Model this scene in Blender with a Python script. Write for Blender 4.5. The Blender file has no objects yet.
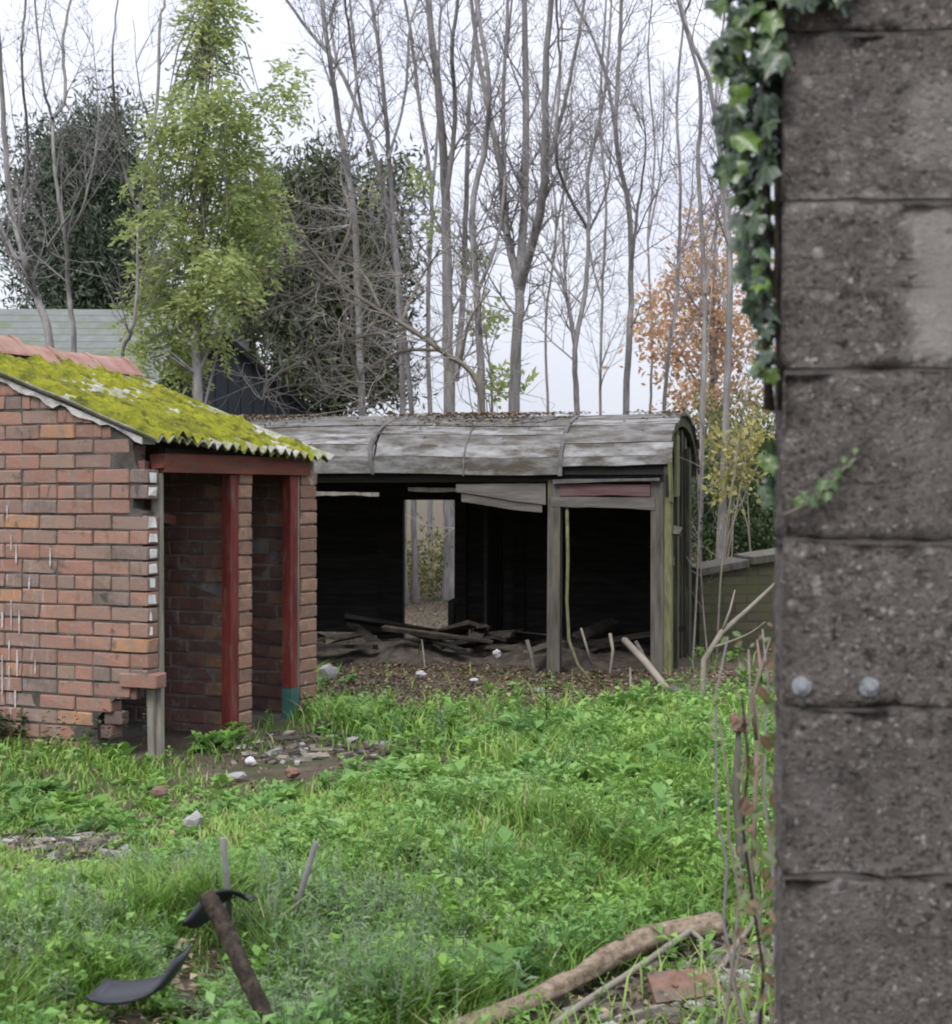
import bpy, bmesh, math, random
import numpy as np
from mathutils import Vector, Matrix, noise as mnoise
random.seed(7); rng = np.random.default_rng(7)
R = math.radians
sc = bpy.context.scene
col = sc.collection

# ------------------------------------------------------------------ camera, world, sun, exposure
EYE, F, CX, HY = 1.37, 1760.0, 476.0, 492.0
S = F/1100                        # depth figures given to P() are in units of 1.6 m
cd = bpy.data.cameras.new('camera'); cam = bpy.data.objects.new('camera', cd); col.objects.link(cam)
cam.location = (0, 0, EYE); cam.rotation_euler = (R(90), 0, 0)
cd.sensor_fit = 'HORIZONTAL'; cd.sensor_width = 36; cd.lens = F/952*36
cd.shift_y = -20/952
cd.clip_start = 0.05; cd.clip_end = 2000
cd.dof.use_dof = True; cd.dof.focus_distance = 9.8; cd.dof.aperture_fstop = 9.5
sc.camera = cam
sc.render.engine = 'CYCLES'
sc.cycles.use_denoising = True
sc.cycles.max_bounces = 8; sc.cycles.transparent_max_bounces = 4
sc.cycles.filter_width = 2.0
sc.view_settings.view_transform = 'Standard'; sc.view_settings.look = 'None'
sc.view_settings.gamma = 1; sc.view_settings.exposure = 0.85

SUN_EL, SUN_AZ = 48, 205          # compass bearing of the light, clockwise from +Y
w = bpy.data.worlds.new('World'); sc.world = w; w.use_nodes = True
nt = w.node_tree; nt.nodes.clear()
def wn(t): return nt.nodes.new(t)
sky = wn('ShaderNodeTexSky'); sky.sky_type = 'NISHITA'; sky.sun_disc = False
sky.sun_elevation = R(SUN_EL); sky.sun_rotation = R(SUN_AZ)
b1 = wn('ShaderNodeBackground'); b1.inputs[1].default_value = 0.08
nt.links.new(sky.outputs[0], b1.inputs[0])
tc = wn('ShaderNodeTexCoord'); nz = wn('ShaderNodeTexNoise'); nz.inputs['Scale'].default_value = 3.4
nz.inputs['Detail'].default_value = 4
nt.links.new(tc.outputs['Generated'], nz.inputs['Vector'])
rp = wn('ShaderNodeValToRGB')
rp.color_ramp.elements[0].position = .35; rp.color_ramp.elements[0].color = (.70, .72, .86, 1)
rp.color_ramp.elements[1].position = .65; rp.color_ramp.elements[1].color = (.89, .90, .97, 1)
nt.links.new(nz.outputs['Fac'], rp.inputs[0])
sx = wn('ShaderNodeSeparateXYZ'); nt.links.new(tc.outputs['Generated'], sx.inputs[0])
ma = wn('ShaderNodeMapRange'); ma.inputs[1].default_value = 0; ma.inputs[2].default_value = 1   # overcast sky: brighter overhead
ma.inputs[3].default_value = .515; ma.inputs[4].default_value = 1.75
nt.links.new(sx.outputs['Z'], ma.inputs[0])
b2 = wn('ShaderNodeBackground'); nt.links.new(rp.outputs[0], b2.inputs[0]); nt.links.new(ma.outputs[0], b2.inputs[1])
mx = wn('ShaderNodeMixShader'); mx.inputs[0].default_value = .9
nt.links.new(b1.outputs[0], mx.inputs[1]); nt.links.new(b2.outputs[0], mx.inputs[2])
wo = wn('ShaderNodeOutputWorld'); nt.links.new(mx.outputs[0], wo.inputs[0])
sl = bpy.data.lights.new('sun', 'SUN'); so = bpy.data.objects.new('sun', sl); col.objects.link(so)
sl.energy = 1.5; sl.angle = R(22); sl.color = (1, .97, .93)
a, e = R(SUN_AZ), R(SUN_EL)
tosun = Vector((math.sin(a)*math.cos(e), math.cos(a)*math.cos(e), math.sin(e)))
so.rotation_euler = tosun.to_track_quat('Z', 'Y').to_euler(); so.location = tosun*30

# ------------------------------------------------------------------ helpers
def P(px, py, d):
    d *= S
    return Vector(((px-CX)/F*d, d, EYE-(py-HY)/F*d))
def gz(x, y): return .035*math.sin(1.3*x+.7)*math.sin(.9*y+.4) + .015*math.sin(3.1*x+1.1*y) - .075*math.exp(-(((x+1.35)/1.7)**2+((y-10.0)/2.0)**2))
def gza(x, y): return .035*np.sin(1.3*x+.7)*np.sin(.9*y+.4) + .015*np.sin(3.1*x+1.1*y) - .075*np.exp(-(((x+1.35)/1.7)**2+((y-10.0)/2.0)**2))
def G(px, py):
    d = EYE*F/(py-HY); x = (px-CX)/F*d
    return Vector((x, d, gz(x, d)))
def mlink(m, a, b): m.node_tree.links.new(a, b)

def tag(o, label=None, cat=None, group=None, kind=None):
    if label: o['label'] = label
    if cat: o['category'] = cat
    if group: o['group'] = group
    if kind: o['kind'] = kind
    return o
def empty(name, loc=(0,0,0), rz=0, **k):
    o = bpy.data.objects.new(name, None); col.objects.link(o); o.location = loc; o.rotation_euler = (0,0,rz)
    o.empty_display_size = .1
    return tag(o, **k)
def link(name, me, mats, parent=None, **k):
    o = bpy.data.objects.new(name, me); col.objects.link(o)
    if mats and not me.materials:
        for m in (mats if isinstance(mats, (list, tuple)) else [mats]): me.materials.append(m)
    if parent: o.parent = parent
    return tag(o, **k)

class MB:
    def __init__(s): s.v = []; s.f = []; s.m = []; s.sm = []
    def add(s, vs, fs, mi=0, smooth=False):
        n = len(s.v); s.v += [tuple(v) for v in vs]; s.f += [tuple(i+n for i in f) for f in fs]
        s.m += [mi]*len(fs); s.sm += [smooth]*len(fs); return s
    def box(s, x0, x1, y0, y1, z0, z1, mi=0, M=None, jit=0):
        vs = [Vector((x, y, z)) for z in (z0, z1) for y in (y0, y1) for x in (x0, x1)]
        if jit: vs = [v+Vector([random.uniform(-jit, jit) for _ in range(3)]) for v in vs]
        if M: vs = [M @ v for v in vs]
        return s.add(vs, [(0,2,3,1),(4,5,7,6),(0,1,5,4),(2,6,7,3),(0,4,6,2),(1,3,7,5)], mi)
    def tube(s, pts, rad, n=6, mi=0, cap=True, rough=0):
        pts = [Vector(p) for p in pts]; k = len(pts)
        if not isinstance(rad, (list, tuple)): rad = [rad]*k
        ref = None; vs = []
        for i, p in enumerate(pts):
            t = (pts[min(i+1, k-1)]-pts[max(i-1, 0)])
            t = t.normalized() if t.length > 1e-9 else Vector((0,0,1))
            if ref is None:
                ref = t.orthogonal().normalized()
            ref = (ref - t*ref.dot(t))
            ref = ref.normalized() if ref.length > 1e-6 else t.orthogonal().normalized()
            b = t.cross(ref)
            for j in range(n):
                an = 2*math.pi*j/n
                rr = rad[i]*(1+(random.uniform(-rough, rough) if rough else 0))
                vs.append(p + (ref*math.cos(an)+b*math.sin(an))*rr)
        fs = [(i*n+j, i*n+(j+1) % n, (i+1)*n+(j+1) % n, (i+1)*n+j) for i in range(k-1) for j in range(n)]
        s.add(vs, fs, mi, True)
        if cap:
            m = len(s.v)-len(vs)
            s.f += [tuple(m+j for j in reversed(range(n))), tuple(m+(k-1)*n+j for j in range(n))]; s.m += [mi]*2; s.sm += [False]*2
        return s
    def prism(s, poly, axis, a0, a1, mi=0):          # poly: 2D points; axis: the extruded axis
        def mk(p, a):
            return {'x': (a, p[0], p[1]), 'y': (p[0], a, p[1]), 'z': (p[0], p[1], a)}[axis]
        n = len(poly); vs = [mk(p, a0) for p in poly]+[mk(p, a1) for p in poly]
        fs = [tuple(range(n)), tuple(reversed(range(n, 2*n)))]+[(i, n+i, n+(i+1) % n, (i+1) % n) for i in range(n)]
        return s.add(vs, fs, mi)
    def mesh(s, name):
        me = bpy.data.meshes.new(name); me.from_pydata(s.v, [], s.f)
        me.polygons.foreach_set('material_index', s.m); me.polygons.foreach_set('use_smooth', s.sm)
        bm = bmesh.new(); bm.from_mesh(me); bmesh.ops.recalc_face_normals(bm, faces=bm.faces); bm.to_mesh(me); bm.free()
        me.update(); return me
    def build(s, name, mats, parent=None, **k): return link(name, s.mesh(name), mats, parent, **k)

def np_mesh(name, verts, faces, rnd=None, smooth=False):
    """faces: list of (M,k) index arrays; rnd: per-face floats"""
    me = bpy.data.meshes.new(name)
    me.vertices.add(len(verts)); me.vertices.foreach_set('co', np.asarray(verts, np.float32).ravel())
    loops = np.concatenate([f.ravel() for f in faces]).astype(np.int32)
    tot = np.concatenate([np.full(len(f), f.shape[1], np.int32) for f in faces])
    st = np.concatenate([[0], np.cumsum(tot)[:-1]]).astype(np.int32)
    me.loops.add(len(loops)); me.loops.foreach_set('vertex_index', loops)
    me.polygons.add(len(tot)); me.polygons.foreach_set('loop_start', st)
    if smooth: me.polygons.foreach_set('use_smooth', np.ones(len(tot), bool))
    me.update(calc_edges=True)
    if rnd is not None:
        at = me.attributes.new('rnd', 'FLOAT', 'FACE'); at.data.foreach_set('value', np.asarray(rnd, np.float32))
    return me

def unit(a): return a/np.maximum(np.linalg.norm(a, axis=-1, keepdims=True), 1e-9)
def leaves_np(c, d, L, W, fold=.15):
    """kite leaves: c base (N,3), d direction (N,3), length, width -> verts, quads"""
    n = len(c); d = unit(d)
    r = unit(rng.normal(size=(n, 3))); s = unit(np.cross(d, r)); u = np.cross(s, d)
    L = np.broadcast_to(L, n)[:, None]; W = np.broadcast_to(W, n)[:, None]
    m = c + d*L*.45
    v = np.stack([c, m+s*W*.5+u*W*fold, c+d*L-u*L*.12, m-s*W*.5+u*W*fold], 1).reshape(-1, 3)
    return v, np.arange(n*4).reshape(n, 4)
def leaves_flat(c, az, el, L, W):
    """leaves whose face looks upward: azimuth az, elevation el"""
    d = np.stack([np.cos(az)*np.cos(el), np.sin(az)*np.cos(el), np.sin(el)], 1)
    s = np.stack([-np.sin(az), np.cos(az), rng.normal(0, .25, len(az))], 1); s = unit(s); u = np.cross(d, s)
    u = u*np.sign(u[:, 2:3]+1e-6)
    L = np.broadcast_to(L, len(az))[:, None]; W = np.broadcast_to(W, len(az))[:, None]
    m = c + d*L*.45
    v = np.stack([c, m+s*W*.5+u*W*.18, c+d*L-np.array([0, 0, 1])*L*.18, m-s*W*.5+u*W*.18], 1).reshape(-1, 3)
    return v, np.arange(len(az)*4).reshape(-1, 4)

# ------------------------------------------------------------------ materials
def newmat(name):
    m = bpy.data.materials.new(name); m.use_nodes = True
    n = m.node_tree.nodes; p = n['Principled BSDF']
    p.inputs['Specular IOR Level'].default_value = .25
    return m, n, p
def ramp(n, cols, pos=None):
    r = n.new('ShaderNodeValToRGB'); el = r.color_ramp.elements
    pos = pos or [i/(len(cols)-1) for i in range(len(cols))]
    while len(el) < len(cols): el.new(.5)
    for e_, c, q in zip(el, cols, pos): e_.position = q; e_.color = (*c, 1)
    return r
def coords(m, n, coord='Object', stretch=(1,1,1), rand=True):
    t = n.new('ShaderNodeTexCoord'); mp = n.new('ShaderNodeMapping'); mp.inputs['Scale'].default_value = stretch
    if rand:
        oi = n.new('ShaderNodeObjectInfo'); ml = n.new('ShaderNodeMath'); ml.operation = 'MULTIPLY'; ml.inputs[1].default_value = 57
        mlink(m, oi.outputs['Random'], ml.inputs[0]); ad = n.new('ShaderNodeVectorMath'); ad.operation = 'ADD'
        mlink(m, t.outputs[coord], ad.inputs[0]); mlink(m, ml.outputs[0], ad.inputs[1]); mlink(m, ad.outputs[0], mp.inputs[0])
    else: mlink(m, t.outputs[coord], mp.inputs[0])
    return mp.outputs[0]
def noise(m, n, vec, scale, detail=6, rough=.6):
    z = n.new('ShaderNodeTexNoise'); z.inputs['Scale'].default_value = scale; z.inputs['Detail'].default_value = detail
    z.inputs['Roughness'].default_value = rough; mlink(m, vec, z.inputs['Vector']); return z.outputs['Fac']
def mixc(m, n, fac, a, b, mode='MIX'):
    x = n.new('ShaderNodeMix'); x.data_type = 'RGBA'; x.blend_type = mode
    for sock, val in ((x.inputs[0], fac), (x.inputs[6], a), (x.inputs[7], b)):
        if hasattr(val, 'links'): mlink(m, val, sock)
        elif isinstance(val, tuple): sock.default_value = (*val, 1)
        else: sock.default_value = val
    return x.outputs[2]
def step(m, n, val, lo, hi):
    x = n.new('ShaderNodeMapRange'); x.inputs[1].default_value = lo; x.inputs[2].default_value = hi; x.clamp = True
    mlink(m, val, x.inputs[0]); return x.outputs[0]
def bump(m, n, p, h, strength=.4, dist=.01):
    b = n.new('ShaderNodeBump'); b.inputs['Strength'].default_value = strength; b.inputs['Distance'].default_value = dist
    mlink(m, h, b.inputs['Height']); mlink(m, b.outputs[0], p.inputs['Normal'])
def pmat(name, cols, scale=6, rough=.85, bscale=40, bstr=.4, bdist=.005, stretch=(1,1,1), patch=None, pscale=3, plo=.5, phi=.65, rand=True, coord='Object', tint=None):
    """noise-ramped colours, optional second colour in patches, per-object brightness"""
    m, n, p = newmat(name); v = coords(m, n, coord, stretch, rand)
    c = ramp(n, cols, [.28+.44*i/(len(cols)-1) for i in range(len(cols))]); mlink(m, noise(m, n, v, scale), c.inputs[0]); c = c.outputs[0]
    if tint:
        oi = n.new('ShaderNodeObjectInfo'); r = ramp(n, tint); mlink(m, oi.outputs['Random'], r.inputs[0])
        c = mixc(m, n, 1.0, c, r.outputs[0], 'MULTIPLY')
    if patch:
        c = mixc(m, n, step(m, n, noise(m, n, v, pscale, 8, .7), plo, phi), c, patch)
    mlink(m, c, p.inputs['Base Color']); p.inputs['Roughness'].default_value = rough
    bump(m, n, p, noise(m, n, v, bscale, 8, .7), bstr, bdist)
    return m
def leafmat(name, cols, pos=None, trans=.35, rough=.55, spec=.3, nscale=None, ncol=None):
    """colour by the per-leaf value 'rnd', part of the light passing through"""
    m, n, p = newmat(name); at = n.new('ShaderNodeAttribute'); at.attribute_name = 'rnd'
    r = ramp(n, cols, pos); mlink(m, at.outputs['Fac'], r.inputs[0]); c = r.outputs[0]
    if nscale:
        v = coords(m, n, 'Object', rand=False); c = mixc(m, n, step(m, n, noise(m, n, v, nscale, 4), .42, .62), c, mixc(m, n, 1.0, c, ncol, 'MULTIPLY'))
    mlink(m, c, p.inputs['Base Color']); p.inputs['Roughness'].default_value = rough; p.inputs['Specular IOR Level'].default_value = spec
    tr = n.new('ShaderNodeBsdfTranslucent'); mlink(m, c, tr.inputs[0]); ms = n.new('ShaderNodeMixShader'); ms.inputs[0].default_value = trans
    mlink(m, p.outputs[0], ms.inputs[1]); mlink(m, tr.outputs[0], ms.inputs[2]); mlink(m, ms.outputs[0], n['Material Output'].inputs[0])
    return m
def objleaf(name, cols, trans=.25, rough=.35):
    m, n, p = newmat(name); oi = n.new('ShaderNodeObjectInfo'); r = ramp(n, cols); mlink(m, oi.outputs['Random'], r.inputs[0])
    tx = n.new('ShaderNodeTexCoord'); sp = n.new('ShaderNodeSeparateXYZ'); mlink(m, tx.outputs['Object'], sp.inputs[0])
    ab = n.new('ShaderNodeMath'); ab.operation = 'ABSOLUTE'; mlink(m, sp.outputs[0], ab.inputs[0])
    c = mixc(m, n, step(m, n, noise(m, n, tx.outputs['Object'], 4, 5, .7), .4, .7), r.outputs[0], mixc(m, n, 1.0, r.outputs[0], (1.5,1.4,1.2), 'MULTIPLY'))
    sid = n.new('ShaderNodeMath'); sid.operation = 'SUBTRACT'; mlink(m, sp.outputs[1], sid.inputs[0]); mlink(m, ab.outputs[0], sid.inputs[1])
    sa = n.new('ShaderNodeMath'); sa.operation = 'ABSOLUTE'; mlink(m, sid.outputs[0], sa.inputs[0])
    for k in (ab.outputs[0], sa.outputs[0]): c = mixc(m, n, step(m, n, k, .035, .012), c, mixc(m, n, .35, c, (.28,.32,.16)))
    mlink(m, c, p.inputs['Base Color']); p.inputs['Roughness'].default_value = rough; p.inputs['Specular IOR Level'].default_value = .5
    tr = n.new('ShaderNodeBsdfTranslucent'); mlink(m, c, tr.inputs[0]); ms = n.new('ShaderNodeMixShader'); ms.inputs[0].default_value = trans
    mlink(m, p.outputs[0], ms.inputs[1]); mlink(m, tr.outputs[0], ms.inputs[2]); mlink(m, ms.outputs[0], n['Material Output'].inputs[0])
    return m

def brickmat(name, cols, dirt, soot=None, sl=.55, sh=.7):
    m, n, p = newmat(name); v = coords(m, n)
    oi = n.new('ShaderNodeObjectInfo'); r = ramp(n, cols); r.color_ramp.interpolation = 'CONSTANT'
    mlink(m, oi.outputs['Random'], r.inputs[0])
    z1 = noise(m, n, v, 11, 10, .7)
    c = mixc(m, n, step(m, n, z1, .44, .66), r.outputs[0], dirt)                                      # grey skin worn through
    c = mixc(m, n, step(m, n, z1, .42, .26), c, mixc(m, n, .45, c, (.32,.175,.125)))                    # fresher orange where the skin has gone
    c = mixc(m, n, step(m, n, noise(m, n, v, 7.3, 6, .6), .60, .72), c, (.065,.058,.056))             # burnt headers and kiss marks
    c = mixc(m, n, step(m, n, noise(m, n, v, 38, 6, .8), .56, .75), c, mixc(m, n, .5, c, (.42,.33,.28)))
    t = n.new('ShaderNodeNewGeometry')
    if soot:      # lime and soot left on the face in blotches, running across bricks
        z = noise(m, n, t.outputs['Position'], 7, 8, .8); c = mixc(m, n, step(m, n, z, sl, sh), c, soot)
    if name == 'weathered brick':     # soft white runs down the left of the gable
        mp = n.new('ShaderNodeMapping'); mp.inputs['Scale'].default_value = (16, 16, 2.2); mlink(m, t.outputs['Position'], mp.inputs[0])
        sp_ = n.new('ShaderNodeSeparateXYZ'); mlink(m, t.outputs['Position'], sp_.inputs[0])
        mm = n.new('ShaderNodeMath'); mm.operation = 'MULTIPLY'; mlink(m, step(m, n, noise(m, n, mp.outputs[0], 1.6, 6, .75), .56, .68), mm.inputs[0]); mlink(m, step(m, n, sp_.outputs[0], -2.30, -2.52), mm.inputs[1])
        m3 = n.new('ShaderNodeMath'); m3.operation = 'MULTIPLY'; mlink(m, mm.outputs[0], m3.inputs[0]); mlink(m, step(m, n, sp_.outputs[2], 1.45, 1.25), m3.inputs[1])
        m4 = n.new('ShaderNodeMath'); m4.operation = 'MULTIPLY'; mlink(m, m3.outputs[0], m4.inputs[0]); m4.inputs[1].default_value = .6
        c = mixc(m, n, m4.outputs[0], c, (.5,.46,.47))
    z2 = noise(m, n, t.outputs['Position'], 2.6, 8, .7); c = mixc(m, n, step(m, n, z2, .55, .82), c, (.07,.07,.055))   # damp staining in blotches
    mlink(m, c, p.inputs['Base Color']); p.inputs['Roughness'].default_value = .92
    bump(m, n, p, noise(m, n, v, 30, 10, .75), .7, .010); return m

M = {}
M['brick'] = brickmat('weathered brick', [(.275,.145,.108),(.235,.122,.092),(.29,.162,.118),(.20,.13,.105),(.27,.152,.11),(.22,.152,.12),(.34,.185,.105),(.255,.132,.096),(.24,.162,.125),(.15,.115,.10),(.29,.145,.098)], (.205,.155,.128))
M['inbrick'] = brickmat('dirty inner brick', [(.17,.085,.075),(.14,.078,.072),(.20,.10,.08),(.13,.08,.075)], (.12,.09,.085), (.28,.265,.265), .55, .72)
M['endbrick'] = brickmat('pier brick', [(.27,.15,.10),(.22,.12,.085),(.30,.18,.12),(.24,.15,.12)], (.16,.12,.09), (.45,.43,.40), .58, .72)
M['inmortar'] = pmat('pale inner mortar', [(.10,.09,.085),(.20,.185,.175),(.28,.265,.25)], 8, .95, 60, .8, .01)
M['mortar'] = pmat('dark old mortar', [(.03,.027,.024),(.07,.062,.055),(.13,.118,.105)], 8, .95, 60, .8, .01)
M['verge'] = pmat('verge mortar', [(.22,.21,.2),(.42,.41,.39),(.52,.51,.48)], 14, .95, 50, .9, .012)
M['redwood'] = pmat('faded red paint', [(.07,.013,.011),(.125,.021,.018),(.16,.032,.025)], 5, .7, 60, .4, .004, (3,3,.5), (.13,.085,.065), 9, .52, .66)
M['redbeam'] = pmat('faded red beam', [(.065,.022,.016),(.125,.038,.026),(.17,.055,.034)], 4, .8, 50, .5, .004, (.6,4,4), (.07,.05,.042), 7, .50, .64)
M['greenpaint'] = pmat('green paint', [(.03,.085,.08),(.05,.13,.115)], 8, .6)
M['greytimber'] = pmat('weathered grey timber', [(.11,.10,.085),(.20,.185,.155),(.27,.25,.21)], 6, .9, 50, .6, .005, (5,5,.7), (.13,.14,.075), 4, .55, .7)
M['whitepaint'] = pmat('flaking white paint', [(.45,.45,.42),(.68,.68,.65)], 20, .8, 60, .3)
M['drip'] = pmat('white paint drips', [(.32,.28,.28),(.50,.46,.47)], 20, .8, 60, .3)
M['terra'] = pmat('terracotta', [(.20,.11,.085),(.27,.155,.125),(.31,.20,.165)], 9, .85, 50, .4, .004, patch=(.20,.19,.14), pscale=5, plo=.58, phi=.72)
M['asbestos'] = pmat('cement sheet', [(.13,.13,.11),(.28,.275,.255),(.42,.41,.385)], 14, .95, 60, .5, .004, patch=(.16,.17,.07), pscale=6, plo=.45, phi=.6)
M['concrete_floor'] = pmat('concrete darkened for shade', [(.05,.047,.042),(.11,.104,.096)], 6, .95)  # floor colour lowered so the broken corner hole looks shaded
# moss
m, n, p = newmat('moss'); v = coords(m, n, rand=False)
mv = n.new('ShaderNodeMapping'); mv.inputs['Scale'].default_value = (1.6, .7, 1); mlink(m, v, mv.inputs[0]); vst = mv.outputs[0]
c = ramp(n, [(.03,.034,.010),(.12,.128,.014),(.25,.26,.02),(.38,.38,.03)], [.28,.41,.53,.72]); mlink(m, noise(m, n, vst, 11, 10, .75), c.inputs[0])
c2 = mixc(m, n, step(m, n, noise(m, n, vst, 3.0, 8, .7), .52, .66), c.outputs[0], mixc(m, n, .7, c.outputs[0], (.06,.055,.03)))
c2 = mixc(m, n, step(m, n, noise(m, n, v, 26, 6, .7), .66, .72), c2, (.09,.065,.04))
mlink(m, c2, p.inputs['Base Color']); p.inputs['Roughness'].default_value = 1; bump(m, n, p, noise(m, n, v, 90, 8, .8), 1, .02); M['moss'] = m
# van
M['roofboard'] = pmat('weathered roof boards', [(.10,.10,.098),(.23,.23,.228),(.34,.34,.338)], 6, .85, 45, .8, .008, (1.0,3,3), (.062,.052,.038), 3.6, .44, .62, tint=[(.5,.49,.47),(.75,.74,.72),(1,1,1)])
M['nearblack'] = pmat('near black sheet', [(.008,.008,.008),(.016,.016,.015)], 8)  # near black, so the gap under the van roof boards reads as shade
M['strap'] = pmat('rusted roof strap', [(.05,.047,.045),(.13,.125,.12)], 12, .8)
M['shadewood'] = pmat('timber darkened for shade', [(.016,.0145,.013),(.030,.027,.024),(.05,.045,.040)], 6, .9, 40, .6, .005, (.7,5,5), tint=[(.6,.6,.6),(1,1,1)])  # very dark timber; the van interior's gloom is put into this colour
M['vanpost'] = pmat('van post timber', [(.04,.037,.032),(.085,.078,.067),(.12,.112,.095)], 5, .9, 45, .6, .005, (5,5,.6), (.11,.115,.055), 4, .54, .7)
M['vanend'] = pmat('van end planks', [(.03,.028,.024),(.07,.065,.05),(.11,.10,.075)], 5, .9, 45, .6, .005, (5,5,.6), (.085,.095,.04), 4, .5, .66, tint=[(.45,.45,.45),(1.2,1.2,1.1)])
M['fascia'] = pmat('grey brown fascia', [(.05,.043,.04),(.10,.09,.083),(.155,.142,.133)], 5, .9, 45, .6, .005, (.6,5,5))
M['redfascia'] = pmat('faded maroon fascia', [(.065,.036,.035),(.105,.058,.056),(.11,.092,.088)], 5, .9, 45, .5, .005, (.6,5,5))
M['greenboard'] = pmat('algae covered board', [(.075,.075,.04),(.12,.125,.055),(.165,.16,.09)], 9, .9, 45, .6, .006, (4,4,1), (.07,.06,.045), 6, .5, .66)
M['rubble'] = pmat('dark rubble', [(.025,.021,.017),(.055,.046,.038),(.10,.085,.07)], 12, .95)
# pillar concrete: aggregate showing through
m, n, p = newmat('rough concrete block'); v = coords(m, n, rand=True)
wz = n.new('ShaderNodeTexNoise'); wz.inputs['Scale'].default_value = 120; wz.inputs['Detail'].default_value = 3; mlink(m, v, wz.inputs['Vector'])
wa = n.new('ShaderNodeVectorMath'); wa.operation = 'MULTIPLY_ADD'; mlink(m, wz.outputs['Color'], wa.inputs[0]); wa.inputs[1].default_value = (.012,.012,.012); mlink(m, v, wa.inputs[2])
c = ramp(n, [(.058,.051,.046),(.155,.138,.124),(.27,.24,.213)], [.32,.5,.70]); mlink(m, noise(m, n, v, 30, 12, .85), c.inputs[0]); c = c.outputs[0]
hs_ = noise(m, n, v, 70, 10, .85)
for sc_, lo_, wt in ((120, .42, .95), (210, .35, .85), (62, .66, .9)):
    vo = n.new('ShaderNodeTexVoronoi'); vo.inputs['Scale'].default_value = sc_; mlink(m, wa.outputs[0], vo.inputs['Vector'])
    sp = n.new('ShaderNodeSeparateColor'); mlink(m, vo.outputs['Color'], sp.inputs[0])
    peb = ramp(n, [(.022,.020,.019),(.07,.064,.06),(.17,.145,.125),(.25,.225,.205),(.50,.48,.46)], [0,.35,.6,.82,1]); mlink(m, sp.outputs[0], peb.inputs[0])
    ins = step(m, n, vo.outputs['Distance'], .62, .30)
    pm = n.new('ShaderNodeMath'); pm.operation = 'MULTIPLY'; mlink(m, ins, pm.inputs[0]); mlink(m, step(m, n, sp.outputs[1], lo_, lo_+.25), pm.inputs[1])
    p2 = n.new('ShaderNodeMath'); p2.operation = 'MULTIPLY'; p2.inputs[1].default_value = wt; mlink(m, pm.outputs[0], p2.inputs[0])
    c = mixc(m, n, p2.outputs[0], c, peb.outputs[0])
    ad = n.new('ShaderNodeMath'); ad.operation = 'MULTIPLY_ADD'; mlink(m, p2.outputs[0], ad.inputs[0]); ad.inputs[1].default_value = .45; mlink(m, hs_, ad.inputs[2]); hs_ = ad.outputs[0]
z = noise(m, n, v, 6, 10, .75); c = mixc(m, n, step(m, n, z, .50, .70), c, mixc(m, n, .75, c, (.235,.215,.20)))
z = noise(m, n, v, 4.2, 10, .75); c = mixc(m, n, step(m, n, z, .45, .30), c, mixc(m, n, .7, c, (.055,.05,.046)))
# smears of smooth cement with their own outline, at fixed places on the pillar face
v0 = coords(m, n, rand=False); sxz = n.new('ShaderNodeSeparateXYZ'); mlink(m, v0, sxz.inputs[0])
def smear(cx_, cz_, hx, hz, soft=.012):
    def ax(sock, c0, h0):
        a1 = n.new('ShaderNodeMath'); a1.operation = 'SUBTRACT'; mlink(m, sock, a1.inputs[0]); a1.inputs[1].default_value = c0
        a2 = n.new('ShaderNodeMath'); a2.operation = 'ABSOLUTE'; mlink(m, a1.outputs[0], a2.inputs[0])
        a3 = n.new('ShaderNodeMath'); a3.operation = 'SUBTRACT'; mlink(m, a2.outputs[0], a3.inputs[0]); a3.inputs[1].default_value = h0; return a3.outputs[0]
    mxm = n.new('ShaderNodeMath'); mxm.operation = 'MAXIMUM'; mlink(m, ax(sxz.outputs[0], cx_, hx), mxm.inputs[0]); mlink(m, ax(sxz.outputs[2], cz_, hz), mxm.inputs[1])
    wv = n.new('ShaderNodeMath'); wv.operation = 'MULTIPLY_ADD'; mlink(m, noise(m, n, v0, 26, 8, .7), wv.inputs[0]); wv.inputs[1].default_value = .09; mlink(m, mxm.outputs[0], wv.inputs[2])
    return step(m, n, wv.outputs[0], .045+soft, .045-soft)
csm = ramp(n, [(.12,.112,.103),(.20,.188,.172),(.26,.245,.228)], [.3,.5,.7]); mlink(m, noise(m, n, v0, 18, 10, .8), csm.inputs[0])
for q in ((.235,1.65,.072,.10), (.16,1.755,.30,.012), (.22,1.30,.12,.006), (.06,.855,.07,.006), (.21,1.86,.05,.06)):
    k_ = smear(*q); hb = n.new('ShaderNodeMath'); hb.operation = 'MULTIPLY'; hb.inputs[1].default_value = .85 if q[3] > .07 else .6; mlink(m, k_, hb.inputs[0])
    c = mixc(m, n, hb.outputs[0], c, csm.outputs[0])
    fl = n.new('ShaderNodeMix'); fl.data_type = 'FLOAT'; mlink(m, hb.outputs[0], fl.inputs[0]); mlink(m, hs_, fl.inputs[2]); fl.inputs[3].default_value = .75; hs_ = fl.outputs[0]
mlink(m, c, p.inputs['Base Color']); p.inputs['Roughness'].default_value = .95
bump(m, n, p, hs_, 1.0, .010); M['block'] = m
M['blockmortar'] = pmat('block mortar', [(.06,.055,.05),(.13,.12,.11)], 25, .95, 80, .8, .006)
M['cementpatch'] = pmat('smooth cement patch', [(.10,.093,.085),(.16,.15,.137),(.20,.19,.175)], 14, .95, 90, .5, .003, patch=(.075,.069,.064), pscale=22, plo=.50, phi=.66)
M['zinc'] = pmat('zinc bolt', [(.20,.215,.225),(.36,.385,.40)], 60, .6, patch=(.08,.08,.08), pscale=60, plo=.52, phi=.62); M['zinc'].node_tree.nodes['Principled BSDF'].inputs['Metallic'].default_value = .4
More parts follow.
